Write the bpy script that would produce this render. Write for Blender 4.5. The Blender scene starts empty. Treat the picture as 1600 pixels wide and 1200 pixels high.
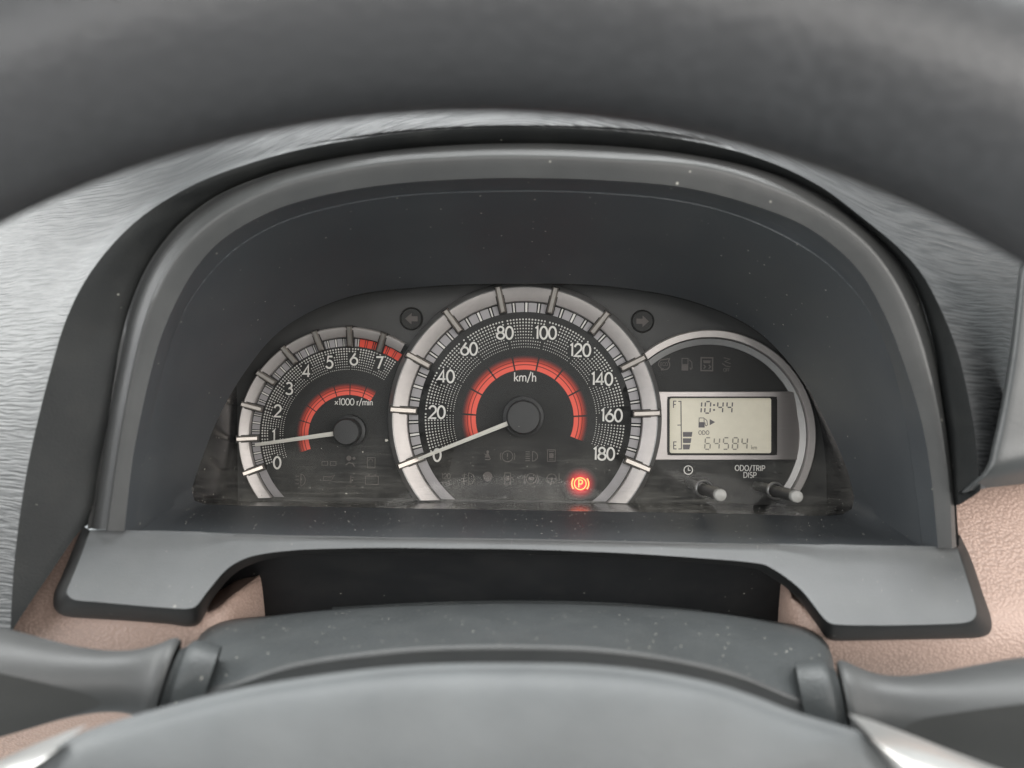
import bpy, bmesh, math, random
from mathutils import Vector, Matrix
random.seed(7)
R = math.radians
scene = bpy.context.scene
col = scene.collection

# ------------------------------------------------------------------ frame
# local frame of the dashboard: x right, y up along the dial faces, z out of the dials towards the driver.
# the dial faces lean back 20 degrees; one photo pixel at the dial faces is 0.29 mm.
F, D0, ROLL = 1209.0, 0.35, R(0.8)
TILT = R(70)
MD = Matrix.Rotation(TILT, 4, 'X')
cr, sr = math.cos(ROLL), math.sin(ROLL)
def L(px, py, z=0.0):
    d = D0 - z
    x = (px - 800) / F * d
    y = -(py - 600) / F * d
    return Vector((x * cr - y * sr, x * sr + y * cr, z))
def S(z=0.0):
    return (D0 - z) / F

# ------------------------------------------------------------------ camera
cam = bpy.data.cameras.new('camera')
cam_o = bpy.data.objects.new('camera', cam); col.objects.link(cam_o)
cam.sensor_width = 7.28; cam.lens = 5.5
cam.clip_start = 0.005; cam.clip_end = 50
cam_o.matrix_world = MD @ Matrix.Translation((0, 0, D0)) @ Matrix.Rotation(ROLL, 4, 'Z')
cam.dof.use_dof = True
cam.dof.focus_distance = 0.338
cam.dof.aperture_fstop = 1.9
scene.camera = cam_o

# ------------------------------------------------------------------ world, lamps, exposure
w = bpy.data.worlds.new('World'); scene.world = w; w.use_nodes = True
bg = w.node_tree.nodes['Background']
bg.inputs['Color'].default_value = (0.91, 0.98, 0.99, 1)
bg.inputs['Strength'].default_value = 0.40
def area(name, loc, target, sx, sy, radiance, color):
    l = bpy.data.lights.new(name, 'AREA'); l.shape = 'RECTANGLE'; l.size = sx; l.size_y = sy
    l.energy = radiance * math.pi * sx * sy; l.color = color
    o = bpy.data.objects.new(name, l); col.objects.link(o)
    loc = MD @ Vector(loc); t = MD @ Vector(target)
    o.location = loc
    o.rotation_euler = (t - loc).to_track_quat('-Z', 'Y').to_euler()
    return o
area('windscreen_daylight', (-0.62, 0.42, -0.62), (-0.05, 0, 0.1), 0.9, 0.5, 5.0, (0.97, 0.99, 1.0))
area('left_front_window_daylight', (-1.0, 0.30, 0.12), (-0.1, 0, 0.1), 0.8, 0.6, 4.2, (0.99, 1.0, 0.98))
area('added_overhead_fill', (0.05, 0.85, 0.18), (0, -0.1, 0.14), 1.2, 0.26, 11.5, (0.98, 1.0, 1.0))  # added lamp, placed to light the fascia but not the shelf
area('right_window_daylight', (0.95, 0.15, 0.78), (0.0, -0.02, 0.05), 1.2, 0.6, 4.2, (1.0, 0.96, 0.92))
area('added_frontal_fill', (0.1, 0.22, 1.6), (0.0, -0.02, 0.05), 1.5, 0.7, 2.6, (1.0, 0.96, 0.92))  # unseen fill added behind the camera to brighten rings and funnel
area('left_window_daylight', (-1.1, 0.15, 0.95), (0.0, -0.02, 0.05), 1.2, 0.6, 3.0, (0.97, 0.98, 1.0))
scene.view_settings.view_transform = 'Standard'
scene.view_settings.look = 'None'
scene.view_settings.exposure = 0.75
scene.view_settings.gamma = 1.0
scene.view_settings.use_curve_mapping = False
scene.cycles.use_denoising = True
scene.cycles.max_bounces = 6
scene.cycles.adaptive_threshold = 0.02
scene.cycles.transparent_max_bounces = 12
scene.cycles.caustics_reflective = False

# ------------------------------------------------------------------ materials
def new_mat(name):
    m = bpy.data.materials.new(name); m.use_nodes = True
    nt = m.node_tree
    return m, nt, nt.nodes['Principled BSDF'], nt.nodes['Material Output']
def nd(nt, t, **kw):
    n = nt.nodes.new(t)
    for k, v in kw.items():
        if k.startswith('i_'): n.inputs[k[2:].replace('_', ' ')].default_value = v
        else: setattr(n, k, v)
    return n
def mixrgb(nt, fac, a, b):
    n = nt.nodes.new('ShaderNodeMix'); n.data_type = 'RGBA'
    if hasattr(fac, 'is_output'): nt.links.new(fac, n.inputs[0])
    else: n.inputs[0].default_value = fac
    for i, v in ((6, a), (7, b)):
        if hasattr(v, 'is_output'): nt.links.new(v, n.inputs[i])
        else: n.inputs[i].default_value = v
    return n.outputs[2]
def ramp(nt, src, p0, p1, c0=(0,0,0,1), c1=(1,1,1,1)):
    r = nt.nodes.new('ShaderNodeValToRGB')
    r.color_ramp.elements[0].position = p0; r.color_ramp.elements[0].color = c0
    r.color_ramp.elements[1].position = p1; r.color_ramp.elements[1].color = c1
    nt.links.new(src, r.inputs[0]); return r.outputs[0]
def objco(nt, scale=(1,1,1), rot=(0,0,0)):
    t = nt.nodes.new('ShaderNodeTexCoord'); m = nt.nodes.new('ShaderNodeMapping')
    m.inputs['Scale'].default_value = scale; m.inputs['Rotation'].default_value = rot
    nt.links.new(t.outputs['Object'], m.inputs[0]); return m.outputs[0]
def noise(nt, co, scale, detail=3, rough=0.6):
    n = nd(nt, 'ShaderNodeTexNoise'); n.inputs['Scale'].default_value = scale
    n.inputs['Detail'].default_value = detail; n.inputs['Roughness'].default_value = rough
    nt.links.new(co, n.inputs['Vector']); return n.outputs['Fac']

def plastic(name, c, rough, grain=1500, bump=0.15, dust=0.0, spec=0.5, var=0.12, metal=0.0, dust_scale=420, coat=0.0):
    """moulded plastic: fine grain relief, slight mottling, optional dust specks"""
    m, nt, p, out = new_mat(name)
    co = objco(nt)
    n1 = noise(nt, co, 35, 4)
    base = mixrgb(nt, ramp(nt, n1, 0.3, 0.7), tuple(x*(1-var) for x in c) + (1,), tuple(x*(1+var) for x in c) + (1,))
    if dust > 0:
        v = nd(nt, 'ShaderNodeTexVoronoi'); v.inputs['Scale'].default_value = dust_scale
        nt.links.new(co, v.inputs['Vector'])
        near = ramp(nt, v.outputs['Distance'], 0.07, 0.16, (1,1,1,1), (0,0,0,1))
        sel = nd(nt, 'ShaderNodeSeparateColor'); nt.links.new(v.outputs['Color'], sel.inputs[0])
        keep = ramp(nt, sel.outputs[0], 1 - dust, 1 - dust + 0.05)
        mul = nd(nt, 'ShaderNodeMath', operation='MULTIPLY')
        nt.links.new(near, mul.inputs[0]); nt.links.new(keep, mul.inputs[1])
        film = ramp(nt, noise(nt, co, 60, 5), 0.45, 0.8)
        m2 = nd(nt, 'ShaderNodeMath', operation='MULTIPLY'); m2.inputs[1].default_value = 0.025
        nt.links.new(film, m2.inputs[0])
        base = mixrgb(nt, m2.outputs[0], base, (0.42, 0.40, 0.35, 1))
        base = mixrgb(nt, mul.outputs[0], base, (0.5, 0.48, 0.42, 1))
    nt.links.new(base, p.inputs['Base Color'])
    rr = nd(nt, 'ShaderNodeMapRange'); rr.inputs['To Min'].default_value = rough*0.9; rr.inputs['To Max'].default_value = min(1, rough*1.12)
    nt.links.new(noise(nt, co, 120, 3), rr.inputs['Value']); nt.links.new(rr.outputs[0], p.inputs['Roughness'])
    p.inputs['Specular IOR Level'].default_value = spec
    p.inputs['Metallic'].default_value = metal
    p.inputs['Coat Weight'].default_value = coat
    b = nd(nt, 'ShaderNodeBump'); b.inputs['Strength'].default_value = bump; b.inputs['Distance'].default_value = 0.0004
    nt.links.new(noise(nt, co, grain, 2), b.inputs['Height']); nt.links.new(b.outputs[0], p.inputs['Normal'])
    return m

def flat(name, c, rough=0.55, emis=None, es=0.0, spec=0.3):
    m, nt, p, out = new_mat(name)
    co = objco(nt)
    base = mixrgb(nt, noise(nt, co, 260, 3), tuple(x*0.92 for x in c) + (1,), tuple(min(1, x*1.06) for x in c) + (1,))
    nt.links.new(base, p.inputs['Base Color'])
    p.inputs['Roughness'].default_value = rough; p.inputs['Specular IOR Level'].default_value = spec
    if emis:
        p.inputs['Emission Color'].default_value = emis + (1,); p.inputs['Emission Strength'].default_value = es
    return m

def brushed(name, c, rough=0.36, metal=0.85, sx=40, sy=2600, bump=0.04):
    m, nt, p, out = new_mat(name)
    co = objco(nt, (sx, sy, sx))
    n = noise(nt, co, 1.0, 3)
    base = mixrgb(nt, n, tuple(x*0.88 for x in c) + (1,), tuple(min(1, x*1.08) for x in c) + (1,))
    nt.links.new(base, p.inputs['Base Color'])
    p.inputs['Metallic'].default_value = metal; p.inputs['Roughness'].default_value = rough
    b = nd(nt, 'ShaderNodeBump'); b.inputs['Strength'].default_value = bump; b.inputs['Distance'].default_value = 0.0003
    nt.links.new(n, b.inputs['Height']); nt.links.new(b.outputs[0], p.inputs['Normal'])
    return m

def wavy_grain(name):
    """black dashboard skin with a flowing, line-like grain"""
    m, nt, p, out = new_mat(name)
    co = objco(nt)
    # warp the coordinates with a slow noise, then take narrow stretched noise
    nz = nd(nt, 'ShaderNodeTexNoise'); nz.inputs['Scale'].default_value = 26; nz.inputs['Detail'].default_value = 2
    nt.links.new(co, nz.inputs['Vector'])
    sub = nd(nt, 'ShaderNodeVectorMath', operation='SUBTRACT'); sub.inputs[1].default_value = (0.5, 0.5, 0.5)
    nt.links.new(nz.outputs['Color'], sub.inputs[0])
    sc = nd(nt, 'ShaderNodeVectorMath', operation='SCALE'); sc.inputs['Scale'].default_value = 0.006
    nt.links.new(sub.outputs[0], sc.inputs[0])
    add = nd(nt, 'ShaderNodeVectorMath', operation='ADD'); nt.links.new(co, add.inputs[0]); nt.links.new(sc.outputs[0], add.inputs[1])
    sp_ = nd(nt, 'ShaderNodeSeparateXYZ'); nt.links.new(add.outputs[0], sp_.inputs[0])
    def mth(op, a, b=None):
        n_ = nd(nt, 'ShaderNodeMath', operation=op)
        for q_, v_ in enumerate((a, b)):
            if v_ is None: continue
            if hasattr(v_, 'is_output'): nt.links.new(v_, n_.inputs[q_])
            else: n_.inputs[q_].default_value = v_
        return n_.outputs[0]
    xc = mth('MAXIMUM', mth('MINIMUM', sp_.outputs['X'], .15), -.15)
    flow = mth('MULTIPLY', mth('COSINE', mth('MULTIPLY', xc, math.pi/.15)), .026)      # the lines bend with the arch of the hood
    cb = nd(nt, 'ShaderNodeCombineXYZ'); nt.links.new(sp_.outputs['X'], cb.inputs[0]); nt.links.new(mth('SUBTRACT', sp_.outputs['Y'], flow), cb.inputs[1]); nt.links.new(sp_.outputs['Z'], cb.inputs[2])
    mp = nd(nt, 'ShaderNodeMapping'); mp.inputs['Scale'].default_value = (55, 1150, 120)
    nt.links.new(cb.outputs[0], mp.inputs[0])
    g = noise(nt, mp.outputs[0], 1.0, 2, 0.5)
    h = ramp(nt, g, 0.36, 0.62)
    base = mixrgb(nt, h, (0.022, 0.023, 0.024, 1), (0.05, 0.051, 0.052, 1))
    nt.links.new(base, p.inputs['Base Color'])
    p.inputs['Roughness'].default_value = 0.42; p.inputs['Specular IOR Level'].default_value = 0.5
    b = nd(nt, 'ShaderNodeBump'); b.inputs['Strength'].default_value = 0.5; b.inputs['Distance'].default_value = 0.0004
    nt.links.new(h, b.inputs['Height']); nt.links.new(b.outputs[0], p.inputs['Normal'])
    return m

def leather(name, c, scale=900, rough=0.5, bump=0.6, spec=0.5):
    m, nt, p, out = new_mat(name)
    co = objco(nt, (1, 1.25, 1))
    v = nd(nt, 'ShaderNodeTexVoronoi'); v.feature = 'F1'; v.inputs['Scale'].default_value = scale; v.inputs['Randomness'].default_value = 1.0
    n = nd(nt, 'ShaderNodeTexNoise'); n.inputs['Scale'].default_value = scale*0.4; nt.links.new(co, n.inputs['Vector'])
    sc = nd(nt, 'ShaderNodeVectorMath', operation='SCALE'); sc.inputs['Scale'].default_value = 0.35/scale; nt.links.new(n.outputs['Color'], sc.inputs[0])
    ad = nd(nt, 'ShaderNodeVectorMath', operation='ADD'); nt.links.new(co, ad.inputs[0]); nt.links.new(sc.outputs[0], ad.inputs[1])
    nt.links.new(ad.outputs[0], v.inputs['Vector'])
    h = ramp(nt, v.outputs['Distance'], 0.15, 0.75, (1,1,1,1), (0,0,0,1))
    base = mixrgb(nt, h, tuple(x*0.72 for x in c) + (1,), tuple(x*1.05 for x in c) + (1,))
    base = mixrgb(nt, ramp(nt, noise(nt, co, 30, 4), 0.35, 0.7), base, tuple(x*0.93 for x in c) + (1,))
    nt.links.new(base, p.inputs['Base Color'])
    p.inputs['Roughness'].default_value = rough; p.inputs['Specular IOR Level'].default_value = spec
    b = nd(nt, 'ShaderNodeBump'); b.inputs['Strength'].default_value = bump; b.inputs['Distance'].default_value = 0.0005
    nt.links.new(h, b.inputs['Height']); nt.links.new(b.outputs[0], p.inputs['Normal'])
    return m

M = {}
M['funnel'] = plastic('charcoal_funnel_plastic', (0.052, 0.057, 0.062), 0.44, grain=1800, bump=0.12, dust=0.08, dust_scale=420, var=0.04)
M['skirt'] = plastic('shaded_skirt_plastic', (0.016, 0.016, 0.016), 0.5, grain=1800, bump=0.12, spec=0.2, dust=0.06, dust_scale=260)  # darker than the fascia: the shade on its edge is in the colour
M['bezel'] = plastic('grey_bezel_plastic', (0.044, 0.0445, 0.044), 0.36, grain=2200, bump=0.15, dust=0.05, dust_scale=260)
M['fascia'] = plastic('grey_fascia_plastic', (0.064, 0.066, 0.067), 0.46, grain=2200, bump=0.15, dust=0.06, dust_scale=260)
M['casing'] = plastic('gloss_black_casing', (0.020, 0.020, 0.021), 0.22, grain=900, bump=0.03, dust=0.16, dust_scale=420)
M['dial'] = plastic('matte_black_dial', (0.027, 0.027, 0.026), 0.6, grain=300, bump=0.0, spec=0.3)
M['plate'] = plastic('smoked_dial_plate', (0.062, 0.062, 0.061), 0.55, grain=300, bump=0.0, spec=0.3)
M['dashskin'] = wavy_grain('wavy_grained_dash_skin')
M['dashwall'] = plastic('smooth_dash_skin', (0.016, 0.017, 0.017), 0.6, spec=0.3, grain=1300, bump=0.3, dust=0.03, dust_scale=420)
M['pink'] = leather('rose_beige_leather_skin', (0.46, 0.325, 0.268), scale=850, rough=0.5, bump=0.4)
M['rim'] = leather('black_wheel_leather', (0.045, 0.045, 0.047), scale=500, rough=0.42, bump=0.15)
M['pad'] = plastic('grey_airbag_plastic', (0.088, 0.093, 0.095), 0.58, grain=600, bump=0.35, dust=0.015, dust_scale=160)
M['shroud'] = plastic('grained_shroud_plastic', (0.046, 0.050, 0.051), 0.48, grain=900, bump=0.5, dust=0.22, dust_scale=520)
M['stalk'] = plastic('satin_stalk_plastic', (0.060, 0.061, 0.061), 0.46, grain=1500, bump=0.15, spec=0.4, dust=0.03, dust_scale=200)
M['stalkface'] = plastic('matte_stalk_face', (0.045, 0.045, 0.043), 0.62, grain=2000, bump=0.12, dust=0.03, dust_scale=200)
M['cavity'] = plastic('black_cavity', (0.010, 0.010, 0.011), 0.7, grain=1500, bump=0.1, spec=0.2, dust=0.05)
M['silver'] = brushed('warm_silver_paint', (0.50, 0.465, 0.445), rough=0.42, metal=0.45, sx=300, sy=300, bump=0.0)
M['flange'] = brushed('dark_silver_paint', (0.30, 0.295, 0.29), rough=0.40, metal=0.7, sx=300, sy=300, bump=0.0)
M['marker'] = brushed('polished_silver', (0.42, 0.385, 0.35), rough=0.34, metal=0.9, sx=300, sy=120, bump=0.0)
M['lcdframe'] = brushed('brushed_silver_panel', (0.46, 0.425, 0.41), rough=0.42, metal=0.7)
M['spoke'] = brushed('satin_silver_spoke', (0.70, 0.69, 0.67), rough=0.3, metal=0.8, sx=400, sy=400)
M['white'] = flat('white_print', (0.72, 0.70, 0.66))
M['dots'] = flat('white_dot_print', (0.60, 0.585, 0.55))
M['tickgrey'] = flat('grey_tick_print', (0.34, 0.325, 0.33), rough=0.4)
M['tickwhite'] = flat('pale_tick_print', (0.66, 0.64, 0.60))
M['tickred'] = flat('red_tick_print', (0.72, 0.075, 0.045))
M['needle'] = flat('ivory_needle', (0.70, 0.68, 0.62), rough=0.4)
M['hub'] = plastic('satin_black_hub', (0.026, 0.026, 0.026), 0.5, grain=1500, bump=0.05)
M['icon'] = flat('unlit_icon_print', (0.11, 0.098, 0.092), rough=0.6)
M['lcd'] = flat('reflective_display_added_glow', (0.60, 0.572, 0.475), rough=0.35, emis=(1.0, 0.88, 0.66), es=0.10)  # weak emission added to lift the screen out of the hood's shade
M['lcdink'] = flat('display_ink', (0.13, 0.12, 0.125), rough=0.4)
M['lcdinkpale'] = flat('display_ink_pale', (0.27, 0.25, 0.215), rough=0.4)
M['recess'] = flat('display_recess', (0.03, 0.028, 0.027), rough=0.5)
M['knob'] = plastic('black_knob', (0.035, 0.035, 0.034), 0.4, grain=1500, bump=0.1, dust=0.2, dust_scale=700)
M['knobcap'] = plastic('grey_knob_tip', (0.25, 0.245, 0.23), 0.4, grain=1200, bump=0.05)
M['dust'] = flat('pale_dust', (0.45, 0.43, 0.38), rough=0.9, spec=0.1)
M['glow'] = flat('lit_amber_lines', (0.3, 0.1, 0.03), emis=(1.0, 0.21, 0.06), es=2.4)
M['side'] = plastic('grey_vent_panel', (0.045, 0.047, 0.047), 0.36, grain=1200, bump=0.1)

def make_redglow():  # scattered red light round the lamp, painted as a fading emission
    m, nt, p, out = new_mat('painted_red_halo')
    a = nd(nt, 'ShaderNodeAttribute'); a.attribute_name = 't'
    p.inputs['Base Color'].default_value = (0.03, 0.024, 0.024, 1)
    p.inputs['Roughness'].default_value = 0.6
    p.inputs['Emission Color'].default_value = (1.0, 0.02, 0.03, 1)
    pw = nd(nt, 'ShaderNodeMath', operation='POWER'); pw.inputs[1].default_value = 2.2
    nt.links.new(a.outputs['Fac'], pw.inputs[0])
    ml = nd(nt, 'ShaderNodeMath', operation='MULTIPLY'); ml.inputs[1].default_value = 1.5
    nt.links.new(pw.outputs[0], ml.inputs[0]); nt.links.new(ml.outputs[0], p.inputs['Emission Strength'])
    return m
M['redglow'] = make_redglow()

def make_red_arc():
    """printed red scale band: solid at the inside, fine dark lines, fading to black outwards"""
    m, nt, p, out = new_mat('red_band_print')
    a = nd(nt, 'ShaderNodeAttribute'); a.attribute_name = 't'
    r = nt.nodes.new('ShaderNodeValToRGB'); e = r.color_ramp.elements
    red = (0.86, 0.13, 0.09, 1); dk = (0.10, 0.02, 0.016, 1); blk = (0.026, 0.026, 0.026, 1)
    e[0].position = 0.0; e[0].color = red
    e[1].position = 1.0; e[1].color = blk
    for pos, c in ((0.30, red), (0.33, dk), (0.36, dk), (0.39, red), (0.54, (0.66, 0.075, 0.045, 1)), (0.57, dk), (0.59, dk),
                   (0.62, (0.5, 0.06, 0.038, 1)), (0.72, (0.30, 0.045, 0.032, 1)), (0.86, (0.10, 0.03, 0.027, 1))):
        x = e.new(pos); x.color = c
    nt.links.new(a.outputs['Fac'], r.inputs[0]); nt.links.new(r.outputs[0], p.inputs['Base Color'])
    p.inputs['Roughness'].default_value = 0.55; p.inputs['Specular IOR Level'].default_value = 0.3
    return m
M['redarc'] = make_red_arc()

def make_lens():
    m, nt, p, out = new_mat('clear_lens_plastic')
    nt.nodes.remove(p)
    co = objco(nt)
    tr = nd(nt, 'ShaderNodeBsdfTransparent'); tr.inputs[0].default_value = (0.97, 0.97, 0.97, 1)
    gl = nd(nt, 'ShaderNodeBsdfGlossy'); gl.inputs['Roughness'].default_value = 0.03
    fr = nd(nt, 'ShaderNodeFresnel'); fr.inputs['IOR'].default_value = 1.45
    fh = nd(nt, 'ShaderNodeMath', operation='MULTIPLY'); fh.inputs[1].default_value = 0.3; nt.links.new(fr.outputs[0], fh.inputs[0])
    mx = nd(nt, 'ShaderNodeMixShader'); nt.links.new(fh.outputs[0], mx.inputs[0])
    nt.links.new(tr.outputs[0], mx.inputs[1]); nt.links.new(gl.outputs[0], mx.inputs[2])
    # settled dust: thicker towards the lower edge of the sloping lens
    sep = nd(nt, 'ShaderNodeSeparateXYZ'); nt.links.new(co, sep.inputs[0])
    low = nd(nt, 'ShaderNodeMapRange'); low.inputs['From Min'].default_value = -0.018; low.inputs['From Max'].default_value = -0.05
    low.inputs['To Min'].default_value = 0.04; low.inputs['To Max'].default_value = 1.0
    nt.links.new(sep.outputs['Y'], low.inputs['Value'])
    film = ramp(nt, noise(nt, co, 55, 6, 0.7), 0.38, 0.8)
    streak = ramp(nt, noise(nt, objco(nt, (60, 900, 60), (0, 0, R(-2))), 1.0, 4, 0.7), 0.5, 0.85)
    ad = nd(nt, 'ShaderNodeMath', operation='ADD'); nt.links.new(film, ad.inputs[0]); nt.links.new(streak, ad.inputs[1])
    f1 = nd(nt, 'ShaderNodeMath', operation='MULTIPLY'); nt.links.new(ad.outputs[0], f1.inputs[0]); nt.links.new(low.outputs[0], f1.inputs[1])
    f2 = nd(nt, 'ShaderNodeMath', operation='MULTIPLY'); f2.inputs[1].default_value = 0.17; nt.links.new(f1.outputs[0], f2.inputs[0])
    v = nd(nt, 'ShaderNodeTexVoronoi'); v.inputs['Scale'].default_value = 520; nt.links.new(co, v.inputs['Vector'])
    sp = ramp(nt, v.outputs['Distance'], 0.06, 0.2, (1,1,1,1), (0,0,0,1))
    sc = nd(nt, 'ShaderNodeSeparateColor'); nt.links.new(v.outputs['Color'], sc.inputs[0])
    kp = ramp(nt, sc.outputs[0], 0.80, 0.9)
    s1 = nd(nt, 'ShaderNodeMath', operation='MULTIPLY'); nt.links.new(sp, s1.inputs[0]); nt.links.new(kp, s1.inputs[1])
    s2 = nd(nt, 'ShaderNodeMath', operation='MULTIPLY'); nt.links.new(s1.outputs[0], s2.inputs[0]); nt.links.new(low.outputs[0], s2.inputs[1])
    s3 = nd(nt, 'ShaderNodeMath', operation='MULTIPLY'); s3.inputs[1].default_value = 0.45; nt.links.new(s2.outputs[0], s3.inputs[0])
    tot = nd(nt, 'ShaderNodeMath', operation='ADD'); tot.use_clamp = True
    nt.links.new(f2.outputs[0], tot.inputs[0]); nt.links.new(s3.outputs[0], tot.inputs[1])
    df = nd(nt, 'ShaderNodeBsdfDiffuse'); df.inputs[0].default_value = (0.5, 0.48, 0.43, 1)
    m2 = nd(nt, 'ShaderNodeMixShader'); nt.links.new(tot.outputs[0], m2.inputs[0])
    nt.links.new(mx.outputs[0], m2.inputs[1]); nt.links.new(df.outputs[0], m2.inputs[2])
    nt.links.new(m2.outputs[0], out.inputs['Surface'])
    return m
M['lens'] = make_lens()

# ------------------------------------------------------------------ helpers
def root(name, label, cat, at=(0, 0, 0), group=None):
    o = bpy.data.objects.new(name, None); col.objects.link(o)
    o.empty_display_size = 0.02
    o.location = MD @ Vector(at); o.rotation_euler = (TILT, 0, 0)
    o['label'] = label; o['category'] = cat
    if group: o['group'] = group
    o['_at'] = list(at)
    return o
def base_of(parent):
    r = parent
    while r.parent: r = r.parent
    return Vector(r['_at'])
def link(name, me, mat, parent, label=None, smooth=True, ang=35):
    if mat is not None and not me.materials: me.materials.append(M[mat])
    if smooth:
        for p in me.polygons: p.use_smooth = True
        me.set_sharp_from_angle(angle=R(ang))
    o = bpy.data.objects.new(name, me); col.objects.link(o); o.parent = parent
    if label: o['label'] = label
    return o
def mesh(name, verts, faces, mat, parent, label=None, smooth=True, ang=35, shift=True):
    b = base_of(parent) if shift else Vector((0, 0, 0))
    me = bpy.data.meshes.new(name)
    me.from_pydata([tuple(Vector(v) - b) for v in verts], [], faces)
    me.update()
    bm = bmesh.new(); bm.from_mesh(me)
    bmesh.ops.recalc_face_normals(bm, faces=bm.faces); bm.to_mesh(me); bm.free()
    return link(name, me, mat, parent, label, smooth, ang)

def catmull(pts, n):
    """n points evenly spaced along a Catmull-Rom curve through 3D control points"""
    P = [Vector(p) for p in pts]
    dense = []
    for i in range(len(P) - 1):
        p0 = P[i-1] if i > 0 else P[i] * 2 - P[i+1]
        p1, p2 = P[i], P[i+1]
        p3 = P[i+2] if i + 2 < len(P) else P[i+1] * 2 - P[i]
        t0 = 0.0
        t1 = t0 + max(1e-6, (p1-p0).length) ** 0.5; t2 = t1 + max(1e-6, (p2-p1).length) ** 0.5; t3 = t2 + max(1e-6, (p3-p2).length) ** 0.5
        for k in range(16):
            t = t1 + (t2 - t1) * k / 16
            a1 = p0*((t1-t)/(t1-t0)) + p1*((t-t0)/(t1-t0)); a2 = p1*((t2-t)/(t2-t1)) + p2*((t-t1)/(t2-t1)); a3 = p2*((t3-t)/(t3-t2)) + p3*((t-t2)/(t3-t2))
            b1 = a1*((t2-t)/(t2-t0)) + a2*((t-t0)/(t2-t0)); b2 = a2*((t3-t)/(t3-t1)) + a3*((t-t1)/(t3-t1))
            dense.append(b1*((t2-t)/(t2-t1)) + b2*((t-t1)/(t2-t1)))
    dense.append(P[-1])
    return resample(dense, n)
def resample(P, n):
    acc = [0.0]
    for i in range(1, len(P)): acc.append(acc[-1] + (P[i]-P[i-1]).length)
    out = []; j = 0
    for k in range(n):
        s = acc[-1] * k / (n - 1)
        while j < len(acc) - 2 and acc[j+1] < s: j += 1
        f = (s - acc[j]) / max(1e-9, acc[j+1] - acc[j])
        out.append(P[j].lerp(P[j+1], min(1, max(0, f))))
    return out
def pxc(ctrl, n, lin=False):
    """control points (px, py, z) -> n points in the local frame"""
    pts = [L(*c) for c in ctrl]
    return resample(pts, n) if lin else catmull(pts, n)
def across(rows, k):
    """smooth interpolation across a list of matching rows: k steps between two rows"""
    n = len(rows[0]); out = [[] for _ in range((len(rows)-1)*k + 1)]
    for i in range(n):
        c = [r[i] for r in rows]
        for s in range(len(rows)-1):
            p0 = c[s-1] if s > 0 else c[s]*2 - c[s+1]
            p1, p2 = c[s], c[s+1]
            p3 = c[s+2] if s+2 < len(rows) else c[s+1]*2 - c[s]
            for q in range(k):
                t = q / k
                out[s*k+q].append(0.5*((p1*2) + (p2-p0)*t + (p0*2-p1*5+p2*4-p3)*t*t + (p1*3-p0-p2*3+p3)*t*t*t))
        out[-1].append(c[-1])
    return out
def grid(rows, closed=False):
    n = len(rows[0]); v = [p for r in rows for p in r]; f = []
    for i in range(len(rows)-1):
        for j in range(n if closed else n-1):
            a, b = i*n + j, i*n + (j+1) % n
            f.append((a, b, b+n, a+n))
    return v, f
def loft(name, rows, mat, parent, label=None, k=1, closed=False, ang=35, caps=False, flip=False):
    if k > 1: rows = across(rows, k)
    v, f = grid(rows, closed)
    if caps:
        n = len(rows[0]); f.append(tuple(range(n))); f.append(tuple(range(len(v)-n, len(v))))
    return mesh(name, v, f, mat, parent, label, True, ang)

# flat print: mitred ribbons and filled outlines -------------------------------------------------
def ribbon(pts, wd, closed=False):
    P = [Vector((p[0], p[1])) for p in pts]; n = len(P); v = []; f = []
    for i in range(n):
        if closed: a, b, c = P[i-1], P[i], P[(i+1) % n]
        else: a, b, c = P[max(0, i-1)], P[i], P[min(n-1, i+1)]
        d1 = (b-a); d2 = (c-b)
        if d1.length < 1e-9: d1 = d2
        if d2.length < 1e-9: d2 = d1
        d1 = d1.normalized(); d2 = d2.normalized()
        n1 = Vector((-d1.y, d1.x)); n2 = Vector((-d2.y, d2.x)); m = n1 + n2
        if m.length < 1e-4: m = n1.copy()
        m.normalize(); ln = min(1.9, 1 / max(0.3, m.dot(n1)))
        v += [b + m*wd/2*ln, b - m*wd/2*ln]
    for i in range(n if closed else n-1):
        j = (i+1) % n; f.append((2*i, 2*i+1, 2*j+1, 2*j))
    return v, f
def merge(parts):
    V = []; Fc = []
    for v, f in parts:
        o = len(V); V += v; Fc += [tuple(i+o for i in q) for q in f]
    return V, Fc
def arc(cx, cy, rx, ry, a0, a1, n=20):
    return [(cx + rx*math.cos(R(a0+(a1-a0)*i/(n-1))), cy + ry*math.sin(R(a0+(a1-a0)*i/(n-1)))) for i in range(n)]
def ell(cx, cy, rx, ry, n=28):
    return [(cx + rx*math.cos(2*math.pi*i/n), cy + ry*math.sin(2*math.pi*i/n)) for i in range(n)]
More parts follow.
